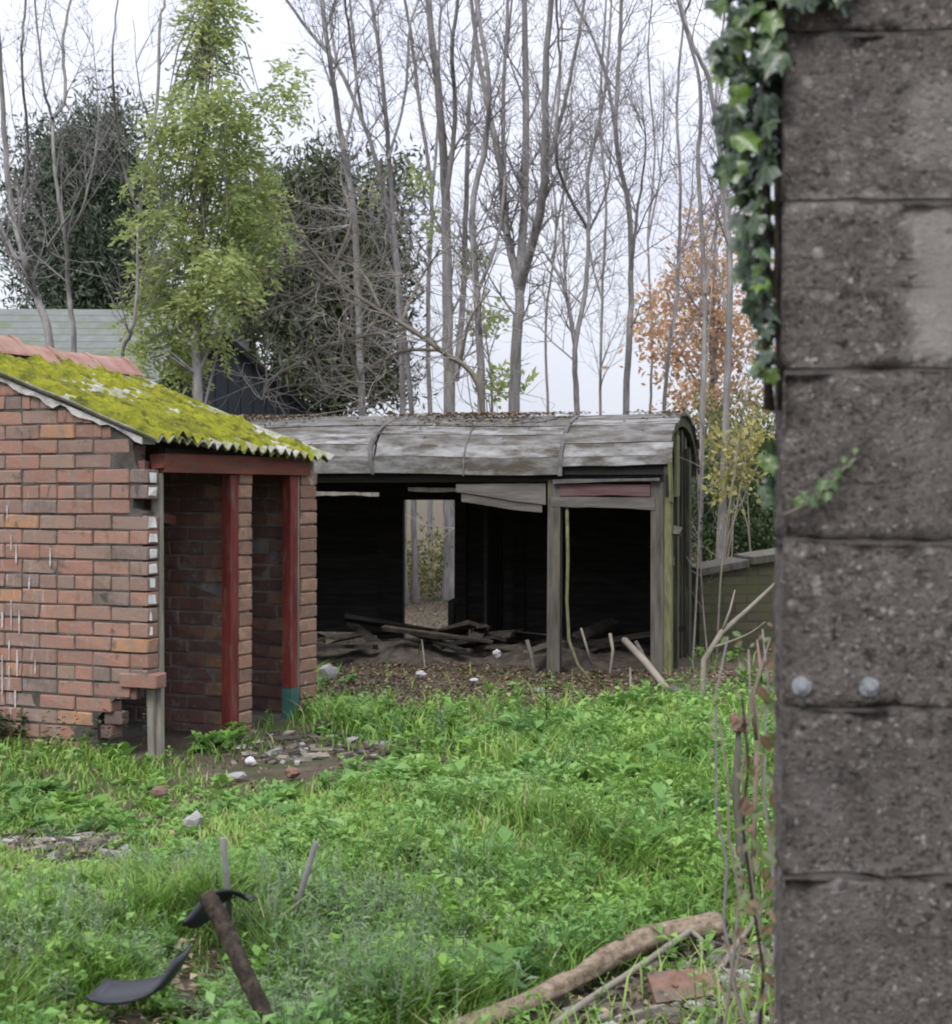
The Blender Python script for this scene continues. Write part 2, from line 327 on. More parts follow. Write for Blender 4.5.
# wood and bark
M['bark'] = pmat('grey bark', [(.12,.112,.11),(.21,.20,.195),(.30,.29,.28)], 6, .9, 30, .6, .01, (3,3,.6), (.13,.14,.085), 2.2, .56, .72)
M['twig'] = pmat('grey twigs', [(.15,.138,.14),(.24,.226,.225)], 4, .9)
M['paletwig'] = pmat('pale dry twigs', [(.20,.185,.165),(.32,.30,.275)], 4, .9)
M['darkbark'] = pmat('dark bark', [(.025,.02,.016),(.06,.048,.038)], 6, .9, 30, .6, .01)
M['logbark'] = pmat('peeling log bark', [(.09,.065,.045),(.28,.215,.15),(.44,.36,.265)], 30, .9, 60, 1, .02, (1,1,1))
M['palewood'] = pmat('pale dead wood', [(.13,.115,.09),(.24,.215,.175)], 8, .9, 40, .5, .005)
M['rustwood'] = pmat('dark rusty stake', [(.015,.012,.010),(.038,.029,.021),(.10,.076,.057)], 30, .9, 60, 1, .015)
M['deadpink'] = pmat('pinkish dead stem', [(.11,.075,.06),(.19,.13,.11)], 12, .9)
M['stone'] = pmat('pale stone', [(.18,.175,.165),(.35,.34,.33)], 12, .9)
M['tilefrag'] = pmat('brick fragments', [(.13,.07,.05),(.22,.13,.10)], 25, .95, 60, .8, .01, patch=(.12,.10,.08), pscale=14, plo=.48, phi=.6)
M['paper'] = pmat('pale litter', [(.28,.28,.28),(.45,.45,.46)], 12, .7)
M['blackplastic'] = pmat('black plastic', [(.012,.013,.016),(.022,.024,.03)], 8, .38, 60, .1)
M['steel'] = pmat('dull grey steel tube', [(.09,.087,.084),(.16,.155,.15)], 20, .5)
M['soil'] = pmat('soil', [(.045,.034,.024),(.085,.066,.047),(.12,.095,.07)], 5, 1, 60, .8, .02, patch=(.05,.065,.022), pscale=1.3, plo=.5, phi=.62, rand=False)
M['slate'] = pmat('slates', [(.12,.13,.125),(.17,.18,.17)], 5, .8, 30, .3, patch=(.11,.13,.08), pscale=2, plo=.5, phi=.65)
M['blackshed'] = pmat('black tarred boards', [(.016,.020,.026),(.028,.034,.043)], 5, .6, 40, .4, .004, (5,5,.6))
# mossy garden wall with its courses too fine to pick apart
m, n, p = newmat('mossy brick wall'); v = coords(m, n, rand=False)
bt = n.new('ShaderNodeTexBrick'); bt.inputs['Scale'].default_value = 1; bt.inputs['Brick Width'].default_value = .23; bt.inputs['Row Height'].default_value = .08; bt.inputs['Mortar Size'].default_value = .008
cx_ = n.new('ShaderNodeSeparateXYZ'); mlink(m, v, cx_.inputs[0]); cb = n.new('ShaderNodeCombineXYZ'); mlink(m, cx_.outputs[0], cb.inputs[0]); mlink(m, cx_.outputs[2], cb.inputs[1]); mlink(m, cb.outputs[0], bt.inputs['Vector'])
bt.inputs['Color1'].default_value = (.055,.05,.036,1); bt.inputs['Color2'].default_value = (.085,.07,.052,1); bt.inputs['Mortar'].default_value = (.035,.036,.026,1)
c = mixc(m, n, step(m, n, noise(m, n, v, 5, 8, .7), .4, .65), bt.outputs['Color'], (.06,.066,.030)); mlink(m, c, p.inputs['Base Color']); p.inputs['Roughness'].default_value = 1
bump(m, n, p, bt.outputs['Fac'], -.6, .01); M['gardenwall'] = m
# foliage
M['grass'] = leafmat('grass blades', [(.075,.14,.024),(.135,.255,.038),(.205,.36,.052),(.28,.40,.10),(.38,.36,.19)], nscale=1.3, ncol=(.85,.85,.9))
M['weed'] = leafmat('weed leaves', [(.065,.135,.03),(.125,.25,.045),(.20,.35,.065),(.30,.43,.12)], nscale=1.6, ncol=(.85,.9,1.35))
M['feather'] = leafmat('feathery weed', [(.13,.19,.10),(.19,.26,.14),(.27,.34,.20)], spec=.2)
M['litter'] = leafmat('dead leaves', [(.05,.036,.026),(.11,.075,.047),(.17,.12,.075),(.28,.22,.13)], trans=.05)
M['evergreen'] = leafmat('dark evergreen', [(.030,.045,.032),(.075,.10,.064),(.135,.165,.105)], trans=.15, spec=.15)
M['evergreen2'] = leafmat('olive evergreen', [(.035,.046,.028),(.095,.115,.062),(.18,.20,.115)], trans=.15, spec=.15)
M['ashleaf'] = leafmat('light green leaves', [(.19,.25,.10),(.29,.36,.13),(.39,.46,.17),(.49,.50,.19)], trans=.5)
M['orangeleaf'] = leafmat('autumn leaves', [(.42,.23,.13),(.52,.32,.19),(.58,.40,.24),(.46,.35,.19)], trans=.4)
M['yellowleaf'] = leafmat('yellow leaves', [(.30,.28,.09),(.42,.38,.13),(.30,.31,.12)], trans=.4)
M['hedge'] = leafmat('hedge leaves', [(.025,.042,.018),(.05,.08,.03),(.085,.12,.045)], trans=.2)
M['scrub'] = leafmat('scrub leaves', [(.08,.10,.035),(.15,.17,.06),(.24,.23,.09),(.19,.14,.07)], trans=.3)
M['ivy'] = objleaf('ivy leaves', [(.018,.038,.020),(.026,.052,.028),(.034,.07,.022),(.085,.16,.02),(.028,.052,.034),(.035,.062,.04),(.022,.042,.026),(.06,.11,.02)], .25, .32)
M['ivyyoung'] = objleaf('young ivy leaves', [(.045,.095,.025),(.08,.14,.035),(.035,.07,.025)], .3, .4)
M['brambleleaf'] = objleaf('bramble leaves', [(.06,.11,.03),(.10,.16,.05),(.10,.05,.035),(.14,.10,.05)], .3, .5)

# ------------------------------------------------------------------ ground
xs = np.concatenate([np.array([-400,-200,-100,-60,-35,-24]), np.linspace(-18, 18, 151), np.array([24,35,60,100,200,400])])
ys = np.concatenate([np.array([-60,-25,-10,-4]), np.linspace(-1, 34, 150), np.array([40,60,100,200,420])])
X, Y = np.meshgrid(xs, ys); fade = np.clip(1-(np.hypot(X, Y)-36)/60, 0, 1)
Z = gza(X, Y)*fade
V = np.stack([X, Y, Z], -1).reshape(-1, 3); nx = len(xs)
I = (np.arange(len(ys)-1)[:, None]*nx+np.arange(nx-1)[None, :]).reshape(-1)
link('ground', np_mesh('ground', V, [np.stack([I, I+1, I+nx+1, I+nx], 1)], smooth=True), M['soil'], kind='structure', label='uneven soil ground under the weeds and leaves')

# ------------------------------------------------------------------ brick shed
C0 = Vector((-1.778, 9.52, 0)); SH = 64
shed = empty('brick_shed', C0, R(SH), label='low red brick shed with a moss covered roof and two narrow doorways', cat='shed')
def shed_w(u, v, z=0): return Matrix.Translation(C0) @ Matrix.Rotation(R(SH), 4, 'Z') @ Vector((u, v, z))
SL = .36; RV = 1.55; RZ0 = 1.655                      # roof underside at the front wall line, slope per metre, ridge line
def roofz(v): return RZ0 + SL*(v if v <= RV else 2*RV-v)
bm_var = []
for k in range(6):
    bm = bmesh.new(); bmesh.ops.create_cube(bm, size=1)
    for v_ in bm.verts: v_.co = Vector((v_.co.x*.105, v_.co.y*.2405, v_.co.z*.0755))
    bmesh.ops.bevel(bm, geom=bm.edges[:], offset=.0065, segments=1, affect='EDGES')
    for v_ in bm.verts: v_.co += Vector([random.uniform(-.0032, .0032) for _ in range(3)])
    me = bpy.data.meshes.new('brick'); bm.to_mesh(me); bm.free(); bm_var.append(me)
def variants(mat): 
    out = []
    for me in bm_var:
        c = me.copy(); c.materials.append(mat); out.append(c)
    return out
BR = {k: variants(M[k]) for k in ('brick', 'inbrick', 'endbrick')}
def brick(parent, x, y, z, ly=1., lx=1., lz=1., kind='brick', rz=0, jit=.003, name='brick'):
    o = bpy.data.objects.new(name, random.choice(BR[kind])); col.objects.link(o); o.parent = parent
    o.location = (x+random.uniform(-jit, jit), y, z+random.uniform(-.0015, .0015))
    o.scale = (lx, ly, lz)
    o.rotation_euler = (random.uniform(-.012, .012), random.uniform(-.01, .01), rz+random.uniform(-.012, .012))
    return o
CH, BL = .0835, .248
def gable_skip(y0, z):          # bricks that have fallen out of the corner
    if z < .05: return y0 < .27
    if z < .13: return y0 < .27
    if z < .21: return y0 < .21
    if z < .30: return y0 < .10
    if 1.28 < z < 1.36: return y0 < .06
    if 1.47 < z < 1.56: return y0 < .05
    if z >= 1.56: return y0 < .09
    return False
# gable wall: dark mortar core behind single bricks
core = [(.34,-.25),(.34,.13),(.26,.21),(.15,.29),(.035,.37),(.035,1.26),(.10,1.28),(.10,1.36),(.035,1.38),(.035,1.45),(.07,1.48),(.10,1.60)]
top = [(.10, roofz(.10)-.02), (RV, roofz(RV)-.02), (3.04, roofz(3.04)-.02), (3.04, -.2)]
gw = MB().prism(core+top, 'x', .006, .099).build('gable_wall', M['mortar'], shed)
rest = MB()
for k in range(-2, 29):
    z = k*CH+.035; y = -.124 if k % 2 else 0.0
    if k % 6 == 4: y = -.124 + (.06 if k % 2 else 0)
    while y < 3.06:
        header = (k % 6 == 4)
        L = .1165 if header else BL-.0075
        y0, y1 = max(y, 0.0), min(y+L, 3.06)
        y += L+.0075
        if y1-y0 < .04: continue
        if gable_skip(y0, z): continue
        todo = [(y0, y1)]
        while todo:                               # bricks under the verge are cut to fit the slope
            q0, q1 = todo.pop(); rl = min(roofz(q0), roofz(q1))-.014; hz = 1
            if z+.0378 > rl:
                if q1-q0 > .075: todo += [(q0, (q0+q1)/2), ((q0+q1)/2, q1)]; continue
                hz = (rl-(z-.0378))/.0755
                if hz < .22: continue
            zz = z-.0378*(1-hz); yc = (q0+q1)/2
            if yc < 1.30: brick(gw, .0525, yc, zz, (q1-q0)/.2405, 1, hz)
            elif z > -.05:
                a_ = random.uniform(-.003, .003); rest.box(a_, .105+a_, q0, q1, zz-.0378*hz, zz+.0378*hz)
rest.build('brickwork', M['brick'], gw, kind='stuff')
# the loose brick sticking out of the broken corner and rough ends inside the hole
brick(gw, .05, .065, .345, .98, 1.0, 1.05, 'brick', R(4))
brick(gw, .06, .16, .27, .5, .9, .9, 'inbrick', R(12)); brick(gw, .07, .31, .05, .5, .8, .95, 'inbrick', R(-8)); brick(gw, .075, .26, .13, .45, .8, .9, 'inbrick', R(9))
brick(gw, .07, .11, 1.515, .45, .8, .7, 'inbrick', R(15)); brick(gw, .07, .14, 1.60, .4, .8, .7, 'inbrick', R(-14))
# verge mortar along the gable edge
mb = MB(); N = 34; vs = []
for i in range(N):
    v_ = .02+(RV-.0)*i/(N-1); z1 = roofz(v_)+.004
    h_ = .028+.03*abs(mnoise.noise(Vector((v_*7, 3, 1))))+.012*math.sin(v_*31); h_ = max(h_, .012)
    if .20 < v_ < .27 or .53 < v_ < .60: h_ = .012
    f_ = -.016-.01*mnoise.noise(Vector((v_*11, 7, 1)))
    vs += [(f_, v_, z1), (f_-.003, v_, z1-h_), (.10, v_, z1), (.10, v_, z1-h_)]
fs = []
for i in range(N-1):
    a_ = i*4; b_ = a_+4
    fs += [(a_, a_+1, b_+1, b_), (a_+2, b_+2, b_+3, a_+3), (a_, b_, b_+2, a_+2), (a_+1, a_+3, b_+3, b_+1)]
fs += [(0,2,3,1), ((N-1)*4, (N-1)*4+1, (N-1)*4+3, (N-1)*4+2)]
mb.add(vs, fs).build('verge_mortar', M['verge'], shed)
# white paint left on the brick ends of the doorway corner
for k in range(0, 19):
    z = k*CH+.035
    if .60 < z < 1.46 and not (1.28 < z < 1.36) :
        q = random.uniform(.55, .97) if z > .72 else .35
        if random.random() < .12: continue
        a0 = random.uniform(.003, .02); MB().box(a0, max(.105*q, a0+.02), -.0045, -.0025, z-random.uniform(.018, .033), z+random.uniform(.018, .032), jit=.004).build('white_paint', M['whitepaint'], gw)
# paint drips and dabs on the gable face
random.seed(21)
for (px, py, ln) in [(8,505,14),(15,500,4),(22,506,10),(12,535,16),(17,545,18),(51,548,18),(14,575,10),(12,600,30),(20,610,24),(3,612,16),(30,578,12),(10,640,20),(18,650,26),(3,655,40),(36,660,14),(16,690,18),(40,680,10),(24,670,8),(15,718,8),(88,740,20),(44,575,8),(36,598,8),(10,665,15)]:
    if ln < 12: continue
    k = (px-CX)/F; s_ = (-1.778-k*9.52)/(.899+.438*k)      # along the gable wall
    d = 9.52+.438*s_; z = EYE-(py-HY)/F*d; h_ = ln/F*d; w_ = random.uniform(.007, .018)
    mb = MB(); n_ = 5; vs = []
    for i in range(n_+1):
        t = i/n_; ww = w_*(1-.7*abs(t-.4))*random.uniform(.35, 1.15)
        vs += [(-.0085, s_-ww/2, z-h_*t), (-.0085, s_+ww/2, z-h_*t), (-.005, s_-ww/2, z-h_*t), (-.005, s_+ww/2, z-h_*t)]
    fs = []
    for i in range(n_):
        a_ = 4*i; b_ = a_+4; fs += [(a_, b_, b_+1, a_+1), (a_, a_+2, b_+2, b_), (a_+1, b_+1, b_+3, a_+3)]
    mb.add(vs, fs).build('paint_drip', M['drip'], gw)
random.seed(5)
# partition and far end wall
U1, U2, U3, U4, U5, UE = .805, .893, 1.030, 1.462, 1.550, 1.770
def cross_wall(name, x0, x1, kin, z_top_off=.0):
    cw = MB().prism([(.02,-.2),(.02,1.5),(.02,roofz(.02)-.03-.042*x1),(RV,roofz(RV)-.03-.042*x1),(2.96,roofz(2.96)-.03-.042*x1),(2.96,-.2)], 'x', x0+.006, x1-.006).build(name, M['inmortar'], shed)
    xm = (x0+x1)/2; sx_ = (x1-x0)/.105
    for k in range(-2, 22):
        z = k*CH+.035; y = -.124 if k % 2 else 0.0
        if k % 4 == 3: y = -.06
        while y < 1.15:
            L = BL-.0075; y0 = max(y, 0.0); y1 = y+L; y += BL
            if y1-y0 < .04 or z+.035 > roofz(y0)-.02-.042*x1: continue
            end = y0 == 0.0
            o = brick(cw, xm, (y0+y1)/2, z, (y1-y0)/.2405, sx_, 1, 'endbrick' if end else kin)
    return cw
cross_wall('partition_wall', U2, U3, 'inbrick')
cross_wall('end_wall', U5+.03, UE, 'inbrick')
MB().box(.02, UE-.02, 2.94, 3.03, -.1, roofz(3.03)-.11).build('rear_wall', M['mortar'], shed)
MB().box(.12, U2-.01, .55, 2.93, -.15, -.02).box(U3+.01, UE-.14, .06, 2.93, -.15, .0).build('floor_slab', M['concrete_floor'], shed)
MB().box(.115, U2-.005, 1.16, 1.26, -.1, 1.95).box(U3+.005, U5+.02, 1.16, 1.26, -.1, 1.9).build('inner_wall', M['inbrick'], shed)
# timber frame of the two doorways
mb = MB().box(.109, .136, -.008, .05, -.1, 1.472, jit=.004); mb.build('corner_jamb', M['greytimber'], shed)
mb = MB().box(.055, .085, .02, .06, -.12, .36, M=Matrix.Translation((.03,0,0)) @ Matrix.Rotation(R(-2), 4, 'Y'), jit=.003); mb.build('prop', M['greytimber'], shed)
pj = MB().box(U1, U2-.004, .004, .065, -.06, 1.47, jit=.002).build('door_post', M['redwood'], shed)
pj2 = MB().box(U4, U5-.004, .004, .065, .16, 1.47, jit=.002).build('door_post', M['redwood'], shed)
MB().box(U4-.003, U5-.001, .0, .069, -.06, .159, jit=.002).build('painted_foot', M['greenpaint'], pj2)
MB().box(U5+.002, U5+.028, .012, .05, -.1, 1.47, jit=.002).build('door_stop', M['greytimber'], shed)
MB().box(.125, UE-.12, -.022, .07, 1.475, 1.580, jit=.004).build('lintel', M['redbeam'], shed)
MB().box(.03, .122, -.015, .06, 1.49, 1.585, M=Matrix.Rotation(R(3), 4, 'Y'), jit=.018).build('splintered_end', M['redbeam'], shed)
MB().box(.13, .50, .30, .33, 1.26, 1.315, M=Matrix.Translation((.0,0,.0)) @ Matrix.Rotation(R(8), 4, 'Y'), jit=.008).build('broken_rail', M['redbeam'], shed)
MB().box(.16, UE-.06, .02, .09, 1.545, 1.615, M=Matrix.Rotation(R(1.2), 4, 'Y')).build('wall_plate', M['shadewood'], shed)
# corrugated roof
TILT = .042
def corr(u): return -TILT*u + .017*math.sin(2*math.pi*u/.093)
def sheet(v0, v1, nm, front):
    us = np.linspace(-.05, 1.80, 230); vv = np.linspace(v0, v1, 22); vs = []; nu = len(us)
    for layer in (0, .009):
        for v_ in vv:
            for u_ in us:
                wob = .010*mnoise.noise(Vector((u_*3, v_*3, 0)))
                edge = 0.040*mnoise.noise(Vector((u_*5.3, 5, 2)))+.012*mnoise.noise(Vector((u_*23, 5, 2))) if front and v_ == vv[0] else 0
                vs.append((u_, v_+edge, roofz(v_) if False else RZ0+SL*(v_ if front else 2*RV-v_)+.030+corr(u_)+wob+layer))
    nl = nu*len(vv); fs = []
    for j in range(len(vv)-1):
        for i in range(nu-1):
            a_ = j*nu+i; fs.append((a_, a_+nu, a_+nu+1, a_+1)); a_ += nl; fs.append((a_, a_+1, a_+nu+1, a_+nu))
    for i in range(nu-1):
        for a_ in (i, (len(vv)-1)*nu+i): fs.append((a_, a_+1, a_+1+nl, a_+nl))
    for j in range(len(vv)-1):
        for a_ in (j*nu, j*nu+nu-1): fs.append((a_, a_+nu, a_+nu+nl, a_+nl))
    return MB().add(vs, fs, 0, False).build(nm, M['asbestos'], shed)
rs = sheet(-.09, RV-.01, 'roof_sheet', True); sheet(RV+.01, 3.17, 'roof_sheet', False)
# moss cushion grown over the sheet, lumpy, thin towards the eaves and far side
us = np.linspace(-.035, 1.79, 170); vv = np.linspace(-.085, RV-.03, 170); nu = len(us); vs = []
for v_ in vv:
    for u_ in us:
        n1 = mnoise.fractal(Vector((u_*6, v_*5, 4)), 1, 2, 5); n2 = mnoise.noise(Vector((u_*28, v_*28, 9))); n3 = mnoise.noise(Vector((u_*1.7+4, v_*1.7, 2)))
        h_ = .010+.034*n1+.020*max(0, n2)**.7+.018*n3-.012*max(0, (u_-1.1)/.7)+(.012 if v_ < .12 and u_ < .55 else 0)
        ed = min((u_+.05)/.05, (1.80-u_)/.06, (v_+(.125 if u_ < .5 else .085)+.02*mnoise.noise(Vector((u_*11, 3, 3))))/.05, 1)
        vs.append((u_, v_, RZ0+SL*v_+.039+corr(u_)+h_*ed-.02*(1-ed)))
fs = [(j*nu+i, j*nu+i+1, (j+1)*nu+i+1, (j+1)*nu+i) for j in range(len(vv)-1) for i in range(nu-1)]
MB().add(vs, fs, 0, True).build('moss', M['moss'], rs)
# ridge tiles
for i in range(5):
    u0 = -.04+i*.376; mb = MB(); prof = []
    for (dv, dz) in [(-.15,-.035),(-.14,-.02),(-.05,.062),(0,.088),(.05,.062),(.14,-.02),(.15,-.035),(.135,-.04),(0,.068),(-.135,-.04)]:
        prof.append((RV+dv, RZ0+SL*RV+.035+dz))
    tl = mb.prism(prof, 'x', u0, u0+.370)
    for (dv, dz) in [(0,0)]:
        mb.prism([(RV-.155, RZ0+SL*RV+.0), (RV-.05, RZ0+SL*RV+.105), (RV, RZ0+SL*RV+.132), (RV+.05, RZ0+SL*RV+.105), (RV+.155, RZ0+SL*RV+.0), (RV, RZ0+SL*RV+.11)], 'x', u0+.330, u0+.373)
    o = mb.build('ridge_tile', M['terra'], shed); o.rotation_euler = (random.uniform(-.01, .01), 0, 0); o.location.z = -.042*(u0+.19)+random.uniform(-.006, .006)

# ------------------------------------------------------------------ derelict van body
O0 = Vector((1.41, 13.17, 0)); VR = -13
van = empty('derelict_van_body', O0, R(VR), label='derelict wooden railway van body with a grey barrel roof and open side', cat='van body')
VM = Matrix.Translation(O0) @ Matrix.Rotation(R(VR), 4, 'Z')
VL, VW, EZ, RI = 4.6, 2.0, 1.50, .47
def arc(t, k=0): return (VW/2-(VW/2+.05+k)*math.cos(t), EZ+(RI+k)*math.sin(t)**.82)
# roof boards, three lengths between the straps
splits = [(.06, -.77), (-.79, -2.24), (-2.26, -VL-.05)]
nb = 15; ts = [math.pi*i/nb for i in range(nb+1)]
for (xa, xb) in splits:
    for i in range(nb):
        sk = .085 if i == 0 and xa == .06 else .003        # the lowest board has split away at the right, leaving a dark gap
        (y0, z0), (y1, z1) = arc(ts[i]+sk), arc(ts[i+1]-.003)
        (y2, z2), (y3, z3) = arc(ts[i]+sk, .022), arc(ts[i+1]-.003, .022)
        dz = random.uniform(-.004, .006); n_ = 7; vs = []
        for j in range(n_):
            x = xa+(xb-xa)*j/(n_-1) + (random.uniform(-.012, .012) if j in (0, n_-1) else 0)
            sag = .012*math.sin(x*2.3+1)+.006*mnoise.noise(Vector((x*2, i*3.1, 0)))+dz
            e_ = .008*mnoise.noise(Vector((x*4, i*5.3, 8))) if i in (0, nb-1) else 0
            vs += [(x, y0, z0+sag+e_), (x, y1, z1+sag), (x, y3, z3+sag), (x, y2, z2+sag+e_)]
        fs = [(0,1,2,3), tuple(reversed([(n_-1)*4+q for q in range(4)]))]
        for j in range(n_-1):
            a_ = j*4; b_ = a_+4
            fs += [(a_+q, b_+q, b_+(q+1) % 4, a_+(q+1) % 4) for q in range(4)]
        MB().add(vs, fs).build('roof_board', M['roofboard'], van)
# added dark sheet under the boards, stops light coming through them
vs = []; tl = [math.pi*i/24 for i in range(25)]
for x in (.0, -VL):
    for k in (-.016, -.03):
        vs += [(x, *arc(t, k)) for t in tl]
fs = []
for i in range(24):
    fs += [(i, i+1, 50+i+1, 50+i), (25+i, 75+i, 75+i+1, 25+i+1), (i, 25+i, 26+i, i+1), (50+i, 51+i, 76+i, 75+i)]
MB().add(vs, fs).build('light_block', M['nearblack'], van)
# roof straps, dark bands lying over the boards
for x, bend in ((-.78, .0), (-2.25, -.05), (-1.53, .0)):
    mb = MB(); pr = []
    for i in range(25):
        y, z = arc(tl[i], .030); y2, z2 = arc(tl[i], .020); bx = x+bend*math.sin(i*.45)*.8
        wd = .016 if x != -1.53 else .006
        pr += [(bx-wd, y, z+.012*math.sin(x*2.3+1)), (bx+wd, y, z+.012*math.sin(x*2.3+1)), (bx+wd, y2, z2), (bx-wd, y2, z2)]
    fs = []
    for i in range(24):
        a_ = 4*i; b_ = a_+4; fs += [(a_+q, a_+(q+1) % 4, b_+(q+1) % 4, b_+q) for q in range(4)]
    mb.add(pr, fs).build('roof_strap', M['strap'], van)
tp_ = []
for (x_, t_) in [(-1.30,1.28),(-1.22,1.36),(-1.12,1.33),(-1.02,1.40),(-.95,1.30),(-.92,1.16),(-.98,1.02),(-1.06,.93),(-1.10,1.00),(-1.17,.92),(-1.22,1.06),(-1.28,1.12)]:
    tp_.append((x_, *arc(t_, .034+.012*math.sin(x_*2.3+1))))
n_ = len(tp_); ctr = tuple(sum(q[i] for q in tp_)/n_+(0, 0, .022)[i] for i in range(3))
MB().add(tp_+[ctr]+[(x_, y_+.004, z_-.012) for x_, y_, z_ in tp_], [(i, (i+1) % n_, n_) for i in range(n_)]+[(i, n_+1+i, n_+1+(i+1) % n_, (i+1) % n_) for i in range(n_)]).build('torn_felt', M['strap'], van)
# end hoops
for x0, x1 in ((.0, .035), (-VL-.035, -VL)):
    po = [arc(t, -.002) for t in tl]; pi_ = [arc(t, -.075) for t in tl]
    MB().prism(po+list(reversed(pi_)), 'x', x0, x1).build('end_hoop', M['vanend'], van)
MB().box(.037, .062, -.075, .03, 1.30, 1.60, M=Matrix.Rotation(R(0), 4, 'X'), jit=.008).build('barge_board', M['greenboard'], van)
MB().box(.037, .060, .30, .42, 1.34, 1.80, jit=.008).build('end_brace', M['greenboard'], van)
# end planks (right end) and left end
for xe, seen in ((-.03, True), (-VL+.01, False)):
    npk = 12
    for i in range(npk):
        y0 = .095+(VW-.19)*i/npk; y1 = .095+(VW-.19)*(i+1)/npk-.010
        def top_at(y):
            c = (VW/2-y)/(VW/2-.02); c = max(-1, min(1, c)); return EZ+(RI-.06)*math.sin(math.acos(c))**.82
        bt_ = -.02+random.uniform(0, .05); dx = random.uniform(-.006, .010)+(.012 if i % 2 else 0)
        MB().prism([(y0, bt_), (y1, bt_), (y1, top_at(y1)-.03), (y0, top_at(y0)-.03)], 'x', xe-.012+dx, xe+.012+dx).build('end_plank', M['vanend'] if seen else M['shadewood'], van)
# frame posts
MB().box(-.10, -.005, -.01, .085, -.05, 1.44, jit=.004).build('corner_post', M['vanpost'], van)
MB().box(-.004, .055, .0, .06, -.05, 1.33, jit=.004).build('corner_batten', M['greenboard'], van)
MB().box(.01, .05, .42, .52, -.05, 1.72, jit=.004).build('end_post', M['vanend'], van)
MB().box(.01, .05, 1.25, 1.36, -.05, 1.72, jit=.004).build('end_post', M['vanend'], van)
MB().box(-.895, -.795, -.012, .075, -.05, 1.46, M=Matrix.Rotation(R(.3), 4, 'Y'), jit=.004).build('front_post', M['vanpost'], van)
MB().box(-VL, -VL+.09, 0, .085, -.05, 1.44).build('corner_post', M['shadewood'], van)
MB().box(-.10, -.01, VW-.085, VW, -.05, 1.44).build('corner_post', M['shadewood'], van)
MB().box(-VL, -VL+.09, VW-.085, VW, -.05, 1.44).build('corner_post', M['shadewood'], van)
# cant rail, fascia boards
MB().box(-VL+.02, -.02, .0, .08, 1.445, 1.500, jit=.002).build('cant_rail', M['shadewood'], van)
MB().box(-VL+.02, -.02, VW-.085, VW-.005, 1.30, 1.500, jit=.002).build('cant_rail', M['shadewood'], van)
def bent(name, x0, x1, y0, y1, za0, zb0, za1, zb1, mat, n_=9, wav=.006, par=None):
    vs = []
    for j in range(n_):
        t = j/(n_-1); x = x0+(x1-x0)*t; lo = za0+(za1-za0)*t+wav*math.sin(t*5+x0*3)+random.uniform(-.003, .003); hi = zb0+(zb1-zb0)*t+random.uniform(-.002, .002)
        vs += [(x, y0, lo), (x, y1, lo), (x, y1, hi), (x, y0, hi)]
    fs = [(0,1,2,3), tuple(reversed([(n_-1)*4+q for q in range(4)]))]
    for j in range(n_-1):
        a_ = 4*j; b_ = a_+4; fs += [(a_+q, b_+q, b_+(q+1) % 4, a_+(q+1) % 4) for q in range(4)]
    return MB().add(vs, fs).build(name, mat, par or van)
bent('fascia_board', -.105, -.79, -.022, -.014+.01, 1.335, 1.425, 1.345, 1.43, M['redfascia'])
bent('fascia_board', -.07, -.86, -.016, .004, 1.235, 1.330, 1.265, 1.335, M['fascia'])
bent('fascia_board', -.90, -1.60, -.022, -.004, 1.275, 1.435, 1.365, 1.43, M['fascia'])
bent('fascia_board', -.93, -1.56, -.010, .010, 1.215, 1.272, 1.29, 1.36, M['fascia'])
bent('drip_rail', -.03, -.84, -.055, -.03, 1.452, 1.475, 1.44, 1.465, M['strap'])
bent('loose_batten', -2.22, -2.80, -.01, .015, 1.335, 1.365, 1.345, 1.375, M['greytimber'])
bent('loose_batten', -1.55, -2.0, .05, .07, 1.37, 1.40, 1.375, 1.405, M['vanpost'])
# rear wall planks, with a gap where they have gone
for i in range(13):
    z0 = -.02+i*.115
    MB().box(-2.01+random.uniform(-.02, .02), -.11, VW-.04+.006*(i % 2), VW-.018+.006*(i % 2), z0, z0+.124, jit=.003).build('wall_plank', M['shadewood'], van)
    if i >= 1: MB().box(-VL+.1, -2.78+random.uniform(-.02, .02), VW-.04+.006*(i % 2), VW-.018+.006*(i % 2), z0+.02, z0+.143, jit=.003).build('wall_plank', M['shadewood'], van)
MB().box(-2.80, -2.56, VW-.06, VW-.01, -.05, 1.46, jit=.006).build('rear_post', M['shadewood'], van)
MB().box(-2.09, -1.98, VW-.075, VW-.041, -.05, 1.46, jit=.006).build('rear_post', M['shadewood'], van)
MB().box(-1.55, -1.45, VW-.075, VW-.041, -.05, 1.40, jit=.006).build('rear_post', M['shadewood'], van)
MB().box(-VL+.12, -2.81, VW-.06, VW-.01, -.05, .0, jit=.002).build('sole_bar', M['shadewood'], van)
# partition half way along, mostly fallen
for i in range(4):
    y0 = 1.20+i*.17
    MB().box(-1.66, -1.63, y0, y0+.155, -.02, 1.44-random.uniform(0, .5), jit=.01).build('partition_plank', M['shadewood'], van)
# two broken brackets near the right corner
for z in (1.01, .78):
    MB().box(-.20, -.10, .02, .06, z, z+.05, M=Matrix.Translation((0,0,.04)) @ Matrix.Rotation(R(12), 4, 'Y'), jit=.012).build('broken_bracket', M['vanpost'], van)

# thin mossy pole leaning in the opening
mb = MB(); pts = [P(567,505,8.35), P(568,560,8.3), P(567,600,8.3), P(569,640,8.25), P(578,665,8.2), P(592,682,8.1)]
mb.tube(pts, [.013,.014,.014,.013,.011,.009], 7, rough=.1).build('bent_pole', M['greenboard'], label='thin bent yellow-green pole leaning in the van opening beside the middle post', cat='pole')

